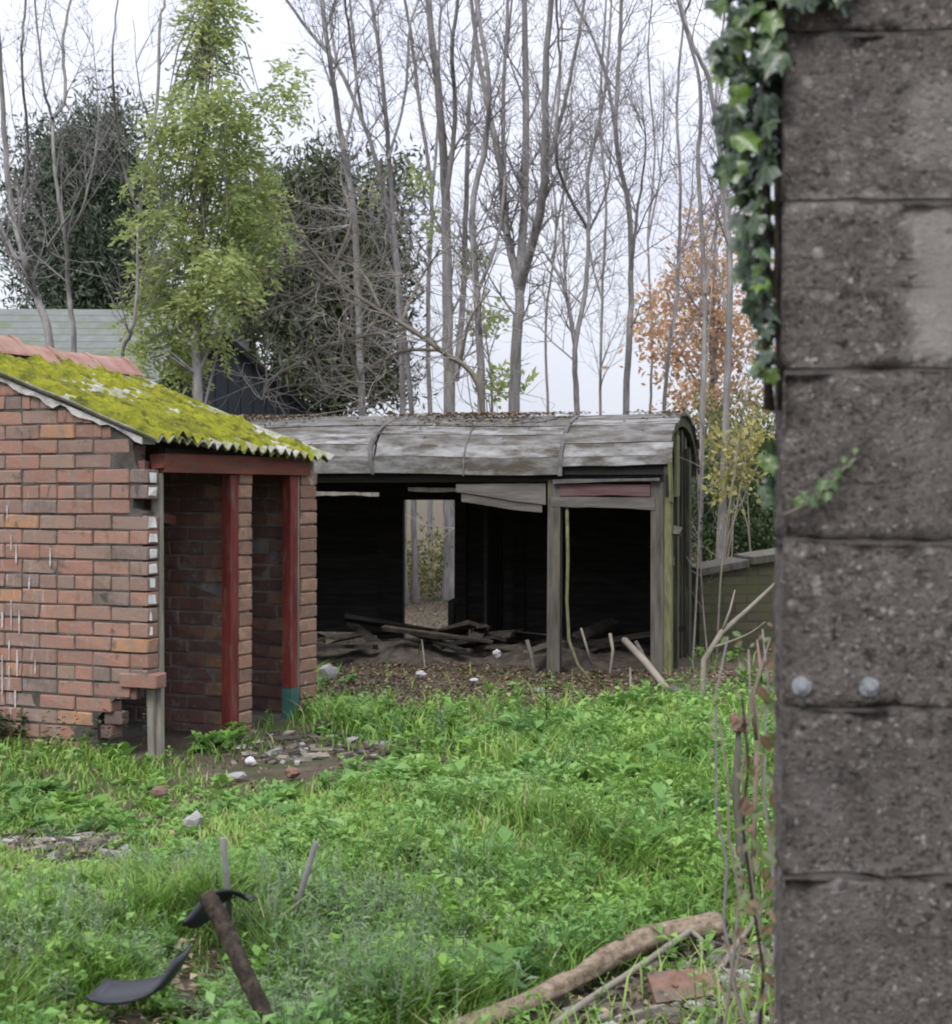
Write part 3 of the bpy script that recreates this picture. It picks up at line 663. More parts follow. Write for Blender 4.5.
# ------------------------------------------------------------------ debris in and in front of the van
def vw(x, y, z=0): return VM @ Vector((x, y, z))
mb = MB()
xs_ = np.linspace(-4.4, -.12, 60); ysl = np.linspace(.15, 1.90, 26); vs = []
for y in ysl:
    for x in xs_:
        t = min((x+4.4)/.5, (-.12-x)/.3, (y-.12)/.35, (1.93-y)/.3, 1); t = max(t, 0)
        h_ = (.10+(.05 if x < -2.6 and y > .9 else 0.10)*mnoise.fractal(Vector((x*1.6, y*2, 3)), 1, 2, 5)+.03*mnoise.noise(Vector((x*9, y*9, 1))))*t-.02
        if x < -2.75 and y > 1.2: h_ -= .08
        p_ = vw(x, y); vs.append((p_.x, p_.y, gz(p_.x, p_.y)+h_))
nu = len(xs_); fs = [(j*nu+i, j*nu+i+1, (j+1)*nu+i+1, (j+1)*nu+i) for j in range(len(ysl)-1) for i in range(nu-1)]
mb.add(vs, fs, 0, False).build('rubble', M['rubble'], label='dark heap of rotted timber and rubble on the van floor', cat='rubble', kind='stuff')
lab = 'dark broken plank lying in the debris heap inside the open van'
random.seed(12)
for i in range(22):
    x = random.uniform(-3.6, -.3); y = random.uniform(.15, 1.5); L = random.uniform(.35, 1.0); p_ = vw(x, y)
    Mt = Matrix.Translation((p_.x, p_.y, gz(p_.x, p_.y)+.16+random.uniform(-.04, .08))) @ Matrix.Rotation(random.uniform(0, 3.1), 4, 'Z') @ Matrix.Rotation(random.uniform(-.22, .22), 4, 'Y') @ Matrix.Rotation(random.uniform(-.4, .4), 4, 'X')
    o = MB().box(-L/2, L/2, -.05, .05, -.014, .014, jit=.012).build('broken_plank', random.choice([M['shadewood'], M['rubble'], M['rubble']]), label=lab, cat='plank', group='broken planks in the van debris'); o.matrix_world = Mt
# long fallen beam
a_ = P(335, 668, 8.75); b_ = P(468, 627, 9.6)
MB().tube([a_, a_.lerp(b_, .5)+Vector((0,0,-.01)), b_], [.055,.05,.045], 4).build('fallen_beam', M['shadewood'], label='long dark beam fallen at a slant across the van floor', cat='beam')
# bent frame corner at the beam end
MB().tube([P(452,640,9.3), P(452,602,9.3), P(462,598,9.3)], .035, 5).build('dark_stump', M['shadewood'], label='short dark upright stump at the upper end of the fallen beam', cat='stump')
MB().tube([P(455,628,9.2), P(470,625,9.2), P(469,640,9.15), P(460,645,9.15)], .008, 5).build('bent_rod', M['steel'], label='small pale bent metal rod near the dark stump', cat='rod')
for (nm, pts, r, mt, lb) in [
    ('broken_stake', [(527,640,8.2),(531,655,8.2),(536,682,8.1)], .016, 'vanpost', 'crooked grey stake in the debris left of the middle van post'),
    ('broken_stake', [(581,628,8.2),(586,645,8.2),(592,665,8.2)], .010, 'palewood', 'thin pale stake leaning just right of the bent pole'),
    ('broken_stake', [(610,634,8.3),(613,650,8.25),(610,674,8.2)], .014, 'palewood', 'upright bleached stake in the right van opening'),
    ('leaning_plank', [(624,640,8.0),(645,662,7.7),(680,705,7.3)], .028, 'palewood', 'long pale grey pole sloping down from the van opening to the weeds'),
    ('broken_stake', [(636,642,8.0),(652,672,7.8),(662,690,7.6)], .015, 'vanpost', 'dark thin stake lying beneath the sloping pale pole'),
    ('broken_stake', [(418,655,8.6),(422,640,8.6),(425,668,8.4)], .006, 'palewood', 'thin twig standing in the debris below the back gap of the van'),
    ('broken_stake', [(672,690,7.4),(688,700,7.3),(692,712,7.2)], .04, 'vanpost', 'stubby grey broken timber beside the foot of the sloping pole'),
    ('broken_stake', [(630,668,7.8),(631,692,7.6)], .010, 'palewood', 'tiny bleached peg in front of the right van opening'),
]:
    q = [P(*t) for t in pts]; k = len(q)
    MB().tube(q, [r*random.uniform(.8, 1.1) for _ in q], 6, rough=.15).build(nm, M[mt], label=lb, cat='plank' if 'plank' in nm else 'stake')

def lump(name, loc, s, mat, seed=0, sub=2, **k):
    bm = bmesh.new(); bmesh.ops.create_icosphere(bm, subdivisions=sub, radius=1)
    for v_ in bm.verts:
        n_ = mnoise.fractal(v_.co*1.3+Vector((seed*3.7, seed, 1)), 1, 2, 4); v_.co = v_.co*(1+.45*n_)
        v_.co = Vector((v_.co.x*s[0], v_.co.y*s[1], v_.co.z*s[2]))
    me = bpy.data.meshes.new(name); bm.to_mesh(me); bm.free()
    o = link(name, me, mat, **k); o.location = loc; o.rotation_euler = (0, 0, seed*1.3); return o
def gl(px, py, up=0): p_ = G(px, py); p_.z += up; return p_
lump('grey_stone', gl(193,826,.05), (.055,.04,.045), M['stone'], 1, label='pale grey stone lying in the grass before the brick shed', cat='stone')
lump('brick_fragment', gl(159,784,.04), (.045,.035,.035), M['tilefrag'], 2, label='small orange brick fragment in the grass near the broken shed corner', cat='brick')
lump('brick_fragment', gl(292,770,.04), (.04,.035,.03), M['tilefrag'], 3, label='small brick fragment in the grass below the green painted post foot', cat='brick')
lump('paper_scrap', gl(421,680,.05), (.05,.03,.025), M['paper'], 4, label='crumpled white scrap on the leaf litter below the van gap', cat='litter')
lump('paper_scrap', gl(497,676,.17), (.035,.03,.03), M['paper'], 5, label='white scrap on the dark debris left of the middle van post', cat='litter')
lump('paper_scrap', gl(474,684,.04), (.06,.03,.012), M['paper'], 6, label='flat pale scrap in front of the van debris heap', cat='litter')
lump('paper_scrap', gl(540,692,.04), (.04,.02,.02), M['stone'], 7, label='pale chip at the foot of the middle van post', cat='litter')
lump('concrete_lump', gl(327,680,.06), (.09,.06,.07), M['stone'], 8, label='rough pale concrete lump by the outer brick pier of the shed', cat='lump')
lump('white_scrap', gl(250,752,.03), (.035,.03,.02), M['paper'], 9, label='white plaster scrap at the foot of the shed middle pier', cat='litter')
lump('white_scrap', gl(238,766,.03), (.05,.03,.018), M['stone'], 10, label='pale plaster chip in the grass before the shed doorway', cat='litter')
lump('dark_stone', gl(322,722,.03), (.06,.045,.04), M['rubble'], 11, label='dark stone beside the outer brick pier of the shed', cat='stone')

# ------------------------------------------------------------------ block pillar in the foreground
PX, PD, PZ0, PC = .410, 2.352, .183, .225
pil = empty('block_pillar', (PX, PD, 0), R(-4), label='tall rough grey concrete block pillar close to the camera', cat='pillar')
PWD, PTH = .44, .11
MB().box(.0025, PWD-.0025, .0025, PTH-.0025, -.1, 2.72).build('mortar_core', M['blockmortar'], pil)
for k in range(-1, 11):
    z0 = PZ0+PC*k; z1 = z0+PC-.0032
    if z0 < -.1: z0 = -.08
    bm = bmesh.new(); bmesh.ops.create_cube(bm, size=1)
    for v_ in bm.verts: v_.co = Vector(((v_.co.x+.5)*PWD, (v_.co.y+.5)*PTH, z0+(v_.co.z+.5)*(z1-z0)))
    bmesh.ops.bevel(bm, geom=bm.edges[:], offset=.0025, segments=2, affect='EDGES')
    bmesh.ops.subdivide_edges(bm, edges=bm.edges[:], cuts=5, use_grid_fill=True)
    bmesh.ops.triangulate(bm, faces=bm.faces)
    for _ in range(2):
        le = [e_ for e_ in bm.edges if e_.calc_length() > .02]
        if le: bmesh.ops.subdivide_edges(bm, edges=le, cuts=1)
    bm.normal_update()
    for v_ in bm.verts:
        q = v_.co*18+Vector((k*5.1, 0, 0)); n_ = mnoise.fractal(q, .9, 2, 5); n2 = mnoise.noise(v_.co*90)
        ed = min(abs(v_.co.z-z0), abs(v_.co.z-z1)); chip = max(0, mnoise.noise(v_.co*9+Vector((0, k*3, 4)))-.05)*.009*math.exp(-ed/.008)
        v_.co += v_.normal*(.0035*n_+.0018*n2-chip)
    me = bpy.data.meshes.new('block'); bm.to_mesh(me); bm.free()
    for pl in me.polygons: pl.use_smooth = True
    link('block', me, M['block'], pil)
for (px, py) in [(801,686), (868,686)]:
    x = (px-783)/F*PD; z = EYE-(py-HY)/F*PD; b = MB()
    b.tube([(x, .004, z), (x, -.004, z)], .0128, 16, rough=.08); b.tube([(x, -.004, z), (x, -.011, z)], .0072, 6); b.tube([(x, -.010, z), (x, -.018, z)], .0038, 8)
    b.build('bolt', M['zinc'], pil)
def pil_w(x, y, z): return Matrix.Translation((PX, PD, 0)) @ Matrix.Rotation(R(-4), 4, 'Z') @ Vector((x, y, z))

# ivy: each leaf its own piece
def ivy_leaf_mesh(seed, lob=1.0):
    r_ = random.Random(seed); pts = [(0,0),(.16,-.10),(.34,-.06),(.52,.20*lob),(.42,.28),(.34,.36),(.40,.52),(.43,.68),(.30,.66),(.20,.66),(.10,.88),(0,1.06)]
    pts = [(x*r_.uniform(.9, 1.1), y*r_.uniform(.95, 1.05)) for x, y in pts]; cu = r_.uniform(.10, .30); tw = r_.uniform(-.15, .15)
    full = pts+[(-x*r_.uniform(.9, 1.1), y+r_.uniform(-.03, .03)) for x, y in reversed(pts[1:-1])]
    hz = lambda x, y: -.30*abs(x)**1.3-cu*max(0, y-.25)**2+tw*x*y+.05*math.sin(9*y+5*abs(x))
    vs = [(x, y, hz(x, y)) for x, y in full]; n1 = len(vs); mid = [(0, .15, .02), (0, .4, .03+hz(0, .4)), (0, .7, .02+hz(0, .7))]
    inner = [(.55*x, .35+(y-.35)*.6, hz(.55*x, .35+(y-.35)*.6)+.025) for x, y in full]
    vs += inner; c0 = len(vs); vs.append((0, .35, hz(0, .35)))
    fs = [(i, (i+1) % n1, n1+(i+1) % n1, n1+i) for i in range(n1)]+[(n1+i, n1+(i+1) % n1, c0) for i in range(n1)]
    me = bpy.data.meshes.new('leaf'); me.from_pydata(vs, [], fs)
    for pl in me.polygons: pl.use_smooth = True
    return me
def kite_mesh():
    vs = [(0,0,0),(.28,.35,.06),(.2,.75,.03),(0,1,-.06),(-.2,.75,.03),(-.28,.35,.06),(0,.5,-.02)]
    me = bpy.data.meshes.new('leaf'); me.from_pydata(vs, [], [(0,1,6),(1,2,6),(2,3,6),(3,4,6),(4,5,6),(5,0,6)]); return me
IV = [ivy_leaf_mesh(i) for i in range(4)]; IVY = [m_.copy() for m_ in IV]
for m_ in IV: m_.materials.append(M['ivy'])
for m_ in IVY: m_.materials.append(M['ivyyoung'])
def put_leaf(parent, meshes, loc, size, facing, down=Vector((0,0,-1)), name='leaf'):
    o = bpy.data.objects.new(name, random.choice(meshes)); col.objects.link(o); o.parent = parent
    zax = facing.normalized(); yax = (down-zax*down.dot(zax)).normalized(); xax = yax.cross(zax)
    o.matrix_world = Matrix.Translation(loc) @ Matrix((xax, yax, zax)).transposed().to_4x4() @ Matrix.Scale(size, 4)
    o.matrix_parent_inverse = Matrix(); o.matrix_basis = parent.matrix_basis.inverted() @ (Matrix.Translation(loc) @ Matrix((xax, yax, zax)).transposed().to_4x4() @ Matrix.Scale(size, 4))
    return o
random.seed(33)
ivy = empty('ivy', pil_w(0, .02, 0), 0, label='dark green ivy hanging down the edge of the block pillar', cat='ivy')
mb = MB()
for s_ in range(5):
    pts = []; z = 2.6; x = -.004-.004*s_; y = .02+.018*s_
    while z > (1.45 if s_ < 3 else 1.75):
        pts.append(pil_w(x, y, z)-ivy.location); z -= .08; x += random.uniform(-.009, .009)-.0005; y += random.uniform(-.006, .006); x = min(max(x, -.022), -.002)
    mb.tube(pts, [.004]*len(pts), 5)
mb.build('stem', M['darkbark'], ivy)
def ivy_w(py):     # how far the ivy stands out left of the pillar, in picture-scale metres
    for (a0, w0), (a1, w1) in zip([(-200,.085),(0,.082),(90,.078),(190,.066),(260,.050),(330,.030),(420,.014),(520,.006)], [(0,.082),(90,.078),(190,.066),(260,.050),(330,.030),(420,.014),(520,.006),(700,.004)]):
        if a0 <= py <= a1: return w0+(w1-w0)*(py-a0)/(a1-a0)
    return .004
def ivy_x(py):     # left limit of the hanging ivy in the picture
    tab = [(-200,712),(0,712),(100,716),(160,724),(230,734),(300,748),(360,757),(440,764),(520,766),(700,772)]
    for (a0, w0), (a1, w1) in zip(tab, tab[1:]):
        if a0 <= py <= a1: return w0+(w1-w0)*(py-a0)/(a1-a0)
    return 770
for i in range(255):
    py = -40+430*random.random()**1.25 if i < 246 else random.uniform(440, 540)
    xl = ivy_x(py); px = xl-1+(772-xl)*random.random()**.9; d = 1.462+.075*random.random()-(.008 if px > 768 else 0)
    size = random.uniform(.024, .044)*(1 if py < 200 else .85 if py < 330 else .62)
    fac = Vector((random.uniform(-.9, .35), random.uniform(-1, -.3), random.uniform(-.05, .9)))
    put_leaf(ivy, IV, P(px, py-16, d), size, fac, Vector((random.uniform(-.6, .6), random.uniform(-.3, .3), -1)))
for i in range(40):        # over the top of the face
    px = random.uniform(775, 850); py = random.uniform(-45, 14-(px-775)*.12+(60 if px < 784 else 0))
    put_leaf(ivy, IV, P(px, py-18, 1.46-random.uniform(0, .015)), random.uniform(.028, .045), Vector((random.uniform(-.5, .4), -1, random.uniform(0, .6))), Vector((random.uniform(-.7, .7), 0, -1)))
spr = empty('ivy_sprig', pil_w(.02, -.01, EYE), 0, label='small sprig of young ivy creeping over the middle of the block pillar', cat='ivy')
path = [(782,515),(800,508),(818,500),(828,488),(840,472),(856,458)]
MB().tube([P(x, y, 1.4635)-spr.location for x, y in path], .0022, 5).build('stem', M['palewood'], spr)
for (px, py, s_) in [(796,506,.015),(804,500,.017),(812,506,.016),(818,494,.018),(824,488,.019),(828,500,.015),(834,488,.017),(838,478,.014),(845,465,.011),(850,470,.010),(856,456,.010)]:
    put_leaf(spr, IVY if px < 845 else IVY, P(px, py-8, 1.457-random.uniform(0, .006)), s_, Vector((random.uniform(-.5, .5), -1, random.uniform(.1, .8))), Vector((random.uniform(-1, .6), 0, -1)))

# dead bramble stems at the pillar's inner edge
br = empty('bramble', G(752, 900), 0, label='tangle of dead reddish bramble stems beside the lower edge of the pillar', cat='bramble')
random.seed(4); KM = [kite_mesh() for _ in range(1)]; KM[0].materials.append(M['brambleleaf'])
for i in range(7):
    d = random.uniform(1.75, 2.8); px0 = random.uniform(735, 772); py0 = EYE*F/(d*S)+HY
    tip = random.uniform(620, 880); pts = []; px = px0
    for j in range(10):
        t = j/9; pts.append(P(px, py0+(tip-py0)*t, d)-br.location); px += random.uniform(-15, 15)+(3 if i % 2 else -2); px = max(min(px, 776), 716)
    MB().tube(pts, [.0045*(1-.6*j/9) for j in range(10)], 5).build('stem', M[random.choice(['palewood','rustwood','twig'])], br)
    for j in range(3, 10):
        for _ in range(2):
            put_leaf(br, KM, pts[j]+br.location+Vector((random.uniform(-.02, .02), 0, random.uniform(-.02, .02))), random.uniform(.012, .024), Vector((random.uniform(-.8, .4), -1, random.uniform(.2, 1))), Vector((random.uniform(-1, 1), 0, -.6)))
for i in range(70):        # small leaves clinging low on the pillar edge
    px = 778-40*random.random()**1.6; py = random.uniform(640, 1000)
    put_leaf(br, KM, P(px, py, random.uniform(1.5, 1.75)), random.uniform(.014, .030), Vector((random.uniform(-.8, .4), -1, random.uniform(.0, 1))), Vector((random.uniform(-1, 1), 0, -.6)))
lump('broken_brick', P(739,716,3.6)+Vector((0,0,-.02)), (.030,.03,.035), M['tilefrag'], 13, label='reddish broken brick on top of the post by the pillar', cat='brick')
MB().tube([P(738,1000,3.6)-Vector((0,0,.1)), P(741,850,3.6), P(736,790,3.6), P(739,724,3.6)], [.016,.015,.012,.009], 9, rough=.3).build('rotten_post', M['vanpost'], label='rotten stump post standing in weeds beside the pillar', cat='post')
MB().tube([P(757,740,3.2), P(752,700,3.2), P(761,668,3.2), P(757,640,3.25)], [.007,.008,.006,.003], 6, rough=.2).tube([P(752,900,3.2), P(757,740,3.2)], [.008,.007], 6).build('dead_sapling', M['deadpink'], label='pinkish dead stem next to the pillar edge', cat='sapling')

# ------------------------------------------------------------------ garden wall at the right, hedge behind
gwl = empty('garden_wall', (1.93, 15.2, 0), R(20), label='low mossy brick garden wall at the end of the van body', cat='wall')
vs = []; L_ = 3.2; n_ = 26
MB().prism([(0,-.1),(L_,-.1),(L_,.86),(2.4,.80),(1.6,.84),(.9,.79),(.3,.70),(0,.66)], 'y', 0, .22).build('wall', M['gardenwall'], gwl)
for i, (x0, x1, z, rt) in enumerate([(.0,.46,.71,-9),(.48,.95,.79,-6),(.97,1.5,.86,-2),(1.52,2.1,.86,2),(2.12,2.7,.85,-1),(2.72,3.2,.87,0)]):
    o = MB().box(-(x1-x0)/2, (x1-x0)/2, -.16, .16, -.03, .035, jit=.008).build('coping_stone', M['vanpost'], gwl); o.location = ((x0+x1)/2, .11, z+.01); o.rotation_euler = (R(random.uniform(-4, 4)), R(rt), 0)

def leaf_cloud(blobs, n, L, W, out=True, up=.2):
    """points through blobs (centre, radii), denser near the surface, leaves pointing out"""
    vol = np.array([b[1][0]*b[1][1]*b[1][2] for b in blobs])**.75; k = rng.choice(len(blobs), n, p=vol/vol.sum())
    C = np.array([list(b[0]) for b in blobs])[k]; Rr = np.array([list(b[1]) for b in blobs])[k]
    d = unit(rng.normal(size=(n, 3))); r = rng.random(n)**.5
    bump_ = 1+.34*np.sin(5*d[:, 0]+k)*np.sin(4*d[:, 1]+2*k)+.30*np.sin(9*d[:, 2]+7*d[:, 0]+3*k)+.12*rng.normal(size=n)
    c = C+d*Rr*(r*bump_)[:, None]
    dd = d*.8+rng.normal(0, .6, (n, 3)); dd[:, 2] += up
    return c, dd, rng.uniform(.7, 1.3, n)*L, rng.uniform(.7, 1.3, n)*W
def clumped(c, n_cl, rad, per):
    """turn sparse points into small clusters"""
    n = len(c)*per; cc = np.repeat(c, per, 0)+rng.normal(0, rad, (n, 3)); return cc
def shrub(name, blobs, n, L, W, mat, label, cat='shrub', group=None, stems=5, up=.2):
    root = empty(name, (blobs[0][0][0], blobs[0][0][1], 0), label=label, cat=cat, group=group)
    c, d, l, w_ = leaf_cloud(blobs, n, L, W, up=up); c = c[c[:, 2] > .02]; k = len(c)
    v, f = leaves_np(c, d[:k], l[:k], w_[:k]); v = v-np.array([*root.location])
    link('foliage', np_mesh('foliage', v, [f], rng.random(len(f))), M[mat], root)
    mb = MB()
    for i in range(stems):
        b = random.choice(blobs); e_ = Vector(b[0])+Vector([random.uniform(-.6, .6)*q for q in b[1]])
        s_ = Vector((root.location.x+random.uniform(-.25, .25), root.location.y+random.uniform(-.1, .1), -.05)); m_ = s_.lerp(e_, .5)+Vector((random.uniform(-.1, .1), 0, .1))
        mb.tube([s_-root.location, m_-root.location, e_-root.location], [.010, .007, .003], 5)
    mb.build('stem', M['palewood'], root); return root
random.seed(9)
shrub('evergreen_shrub', [(P(705,515,11.6), (.55,.5,.6)), (P(745,505,11.8), (.6,.5,.65)), (P(785,510,12.0), (.6,.5,.7)), (P(830,500,12.2), (.6,.5,.7)), (P(765,545,11.4), (.5,.4,.4))], 16000, .055, .03, 'hedge', 'dark green leafy shrub growing behind the mossy garden wall')
shrub('yellow_leaved_shrub', [(P(735,450,10.8), (.28,.25,.28)), (P(752,435,10.8), (.22,.22,.25)), (P(742,470,10.8), (.25,.2,.22)), (P(725,485,10.8), (.2,.2,.3))], 520, .07, .045, 'yellowleaf', 'sparse bright yellow leaved shrub beside the ivy on the pillar', stems=9)
shrub('thicket', [(P(700,480,13.5), (.7,.5,.9)), (P(745,470,13.8), (.8,.5,.9)), (P(800,470,14), (.9,.5,1.1)), (P(720,430,14), (.6,.5,.5))], 9500, .06, .035, 'scrub', 'olive brown thicket behind the evergreen shrub', stems=40)

shrub('thicket', [(P(705,555,12.4), (.5,.4,.45)), (P(735,500,12.6), (.5,.4,.6)), (P(762,450,12.8), (.35,.4,.7)), (P(700,470,12.9), (.4,.4,.5))], 3200, .06, .035, 'scrub', 'yellow green twiggy scrub rising over the coping of the garden wall', stems=46)
# ------------------------------------------------------------------ trees
def spline(pts, n):
    pts = [Vector(p) for p in pts]
    if len(pts) == 2: return [pts[0].lerp(pts[1], i/n) for i in range(n+1)]
    q = [pts[0]*2-pts[1]]+pts+[pts[-1]*2-pts[-2]]; out = []; k = len(pts)-1; per = max(2, n//k)
    for i in range(k):
        p0, p1, p2, p3 = q[i:i+4]
        for j in range(per):
            t = j/per; out.append(.5*((2*p1)+(p2-p0)*t+(2*p0-5*p1+4*p2-p3)*t*t+(3*p1-p0-3*p2+p3)*t**3))
    out.append(pts[-1]); return out
def twigs(mb, start, d, L, r, level, tips=None, upb=.35, wob=.11):
    n_ = 5 if level < 2 else 4; pts = [start]; dd = d.normalized(); p_ = start.copy()
    for i in range(n_):
        dd = (dd+Vector((random.gauss(0, wob), random.gauss(0, wob), random.gauss(0, wob)+upb*.22))).normalized(); p_ = p_+dd*(L/n_); pts.append(p_.copy())
    mb.tube(pts, [r*(1-.75*i/n_) for i in range(n_+1)], 4 if level == 0 else 3, cap=False)
    if tips is not None: tips.append(pts[-1]); tips.append(pts[-2])
    if level < 2:
        for i in range(1, n_+1):
            for _ in range(2 if level == 0 else 1):
                if random.random() < .75:
                    ax = (pts[i]-pts[i-1]).normalized(); side = ax.orthogonal(); side.rotate(Matrix.Rotation(random.uniform(0, 6.28), 3, ax))
                    twigs(mb, pts[i], ax*.75+side*random.uniform(.5, 1), L*random.uniform(.32, .6), max(r*.5, .0028), level+1, tips, upb, wob)
def tree(name, label, stems, depth, group='bare trees behind the van', nb=11, bl=1.0, ext=2.2, bark='bark', dens=1.0, tipleaf=None):
    """stems: [(pixel polyline from low to high, width px low, width px high, joins ground)]"""
    x0, y0 = stems[0][0][0]; b0 = P(x0, y0, depth); base = Vector((b0.x, b0.y, 0)); root = empty(name, base, label=label, cat='tree', group=group)
    mt, mc = MB(), MB(); tips = []
    for si, (pl, wa, wb, gr) in enumerate(stems):
        dd = [depth+random.uniform(-.15, .15)*(i > 0)+(0 if si == 0 else .25*math.sin(si*2.1)*i) for i in range(len(pl))]
        pts = [P(x, y, d_) for (x, y), d_ in zip(pl, dd)]
        ra, rb = wa/F*depth*S*.40, wb/F*depth*S*.36; top_out = pl[-1][1] <= 15
        if gr:
            p_ = pts[0]; q_ = pts[1]; g = Vector((p_.x-(q_.x-p_.x)*.3, p_.y, -.1)); pts = [g, Vector((p_.x*.6+g.x*.4, p_.y, .5*(p_.z+0)))]+pts if p_.z > .6 else [g]+pts
        if top_out:
            e_ = pts[-1]; t_ = (pts[-1]-pts[-2]).normalized(); pts.append(e_+t_*ext*.5+Vector((0,0,.2))); pts.append(e_+t_*ext+Vector((random.uniform(-.2, .2), 0, .5)))
        sp_ = spline(pts, 5*(len(pts)-1)); k = len(sp_)
        sp_ = [q+Vector((random.gauss(0, .004), random.gauss(0, .01), 0))*(i > 2) for i, q in enumerate(sp_)]
        end = .004 if (top_out or True) else rb
        rad = [max((ra+(rb-ra)*min(i/(k-1)*1.25, 1))*(1 if i/(k-1) < .8 else (1-(i/(k-1)-.8)*4.2)), .004)*(1.35 if gr and i < 2 else 1) for i in range(k)]
        mt.tube([q-base for q in sp_], rad, 8 if ra > .05 else 6, rough=.05, cap=False)
        nbr = int(nb*dens*(len(pl)/4))
        for b in range(nbr):
            t = random.uniform(.28, .98) if gr else random.uniform(.08, .98); i = min(int(t*(k-1)), k-2); q = sp_[i]
            if q.z < 2.0: continue
            az = random.uniform(0, 6.28); dv = Vector((math.cos(az), math.sin(az)*.8, random.uniform(.7, 1.8)))
            twigs(mc, q-base, dv, random.uniform(.5, 1.3)*bl*(1.15-.5*t), min(max(rad[i]*.42, .006), .022), 0, tips)
    mt.build('trunk', M[bark], root); mc.build('crown', M['twig'], root)
    if tipleaf:
        mat, frac, L, W = tipleaf; tp = [t for t in tips if random.random() < frac]
        if tp:
            c = np.array([[*t] for t in tp]); c = clumped(c, 0, .05, 3); v, f = leaves_np(c, rng.normal(size=c.shape), L, W)
            link('leaves', np_mesh('leaves', v, [f], rng.random(len(f))), M[mat], root)
    return root
random.seed(17)
tree('bare_tree', 'pair of thick grey trunks rising above the middle of the van roof, leaves gone', [([(450,412),(447,300),(446,200),(440,110),(428,0)],18,8,True),([(456,380),(463,300),(466,200),(470,90),(478,0)],9,4,False),([(446,200),(455,120),(452,50),(458,0)],7,4,False)], 14.0)
tree('bare_tree', 'slender wavering bare tree just right of the thick grey pair', [([(482,412),(477,294),(472,210),(485,147),(489,84),(476,0)],12,5,True),([(477,294),(497,240),(505,170),(503,90),(512,0)],5,3,False)], 12.8)
tree('bare_tree', 'bare tree whose single trunk fans out into four tall stems above the van', [([(514,412),(517,330),(519,290),(507,235),(499,160),(482,76),(471,0)],18,5,True),([(519,290),(524,210),(526,105),(524,0)],12,6,False),([(520,285),(537,227),(545,168),(545,84),(551,0)],13,6,False),([(541,200),(552,150),(566,97),(585,0)],7,3,False),([(507,235),(503,120),(508,0)],6,3,False)], 13.2, nb=11)
tree('bare_tree', 'small bare tree splitting low into a wide fork above the van roof', [([(577,412),(575,350),(585,294),(589,231),(589,168),(604,97),(612,0)],9,3,True),([(575,345),(566,294),(553,265),(541,248)],6,4,False),([(589,231),(566,189),(556,147),(560,70),(556,0)],5,3,False),([(589,231),(607,190),(612,140)],4,2,False),([(566,294),(563,220),(566,140)],4,2,False)], 12.5)
tree('bare_tree', 'straight bare tree above the right part of the van roof, crooked halfway', [([(626,412),(629,340),(631,294),(629,210),(616,139),(619,63),(621,0)],10,5,True),([(617,139),(608,84),(595,42),(574,0)],5,3,False),([(631,270),(637,215),(645,150),(640,80)],5,2,False)], 13.0)
tree('bare_tree', 'thin bare tree in front of the orange foliage', [([(664,412),(670,340),(677,294),(680,189),(677,105),(684,20),(690,0)],6,3,True),([(677,270),(690,210),(694,150)],3,2,False)], 14.5, bl=.8)
tree('bare_tree', 'slim pale trunk standing beside the curved end of the van', [([(700,560),(702,412),(705,294),(698,168),(700,84),(678,0)],9,4,True),([(705,294),(715,230),(722,180)],4,2,False)], 11.5, bl=.9)
tree('bare_tree', 'grey trunk nearest the ivy covered pillar edge', [([(722,520),(726,412),(730,273),(722,168),(709,84),(692,42),(680,0)],12,4,True),([(726,200),(716,110),(722,40),(725,0)],4,3,False)], 11.0, bl=.9)
tree('bare_tree', 'pale leaning bare trunk at the left border of the photo', [([(50,345),(36,295),(25,260),(10,200),(3,110),(-4,0)],12,6,True),([(25,260),(12,250),(-15,180),(-30,60)],6,3,False),([(36,290),(20,230),(28,150),(22,60),(26,0)],5,3,False)], 12.0, dens=.6)
tree('bare_tree', 'forked thin bare tree rising over the shed ridge tiles', [([(74,349),(69,294),(65,235),(56,180),(52,118),(44,90),(36,10)],9,3,True),([(52,118),(65,100),(63,42),(70,0)],5,3,False),([(64,260),(48,248),(70,215),(92,164)],4,2,False),([(66,240),(85,200),(98,120),(92,30)],4,2,False)], 11.2, dens=.6)
tree('bare_tree', 'thin upright bare trunk against the light green tree', [([(122,362),(132,330),(137,294),(139,218),(151,139),(140,90),(133,20)],7,3,True),([(150,139),(158,97),(160,21),(165,0)],5,3,False),([(139,218),(120,150),(112,60),(118,0)],4,2,False)], 10.8, dens=.6)
tree('bare_tree', 'bare trunk leaning left out of the dark evergreen', [([(362,412),(358,300),(354,214),(342,139),(331,71),(322,0)],11,6,True),([(345,150),(356,80),(350,0)],4,3,False)], 12.9)
tree('bare_tree', 'straight bare tree right beside the dark evergreen', [([(403,412),(399,294),(391,189),(386,118),(378,42),(371,0)],9,5,True),([(388,160),(404,100),(410,30),(418,0)],4,3,False)], 13.4)
tree('bare_tree', 'bare tree with one long stem bending to the upper left above the evergreen', [([(412,412),(398,280),(382,181),(363,122),(338,67),(312,34),(287,0)],8,4,True),([(338,67),(330,20),(335,0)],4,3,False),([(363,122),(352,50),(345,0)],4,3,False)], 13.8)
tree('bare_tree', 'thin bare tree between the thick pair and the evergreen', [([(430,412),(428,300),(432,200),(420,110),(412,40),(405,0)],7,4,True),([(432,200),(438,120),(440,20),(446,0)],4,3,False)], 15.5)
tree('bare_tree', 'faint thin bare tree far behind the low forked tree', [([(600,412),(602,300),(606,200),(600,120),(606,0)],4,3,True),([(602,300),(590,250),(585,150)],3,2,False)], 18.0, bl=1.3)
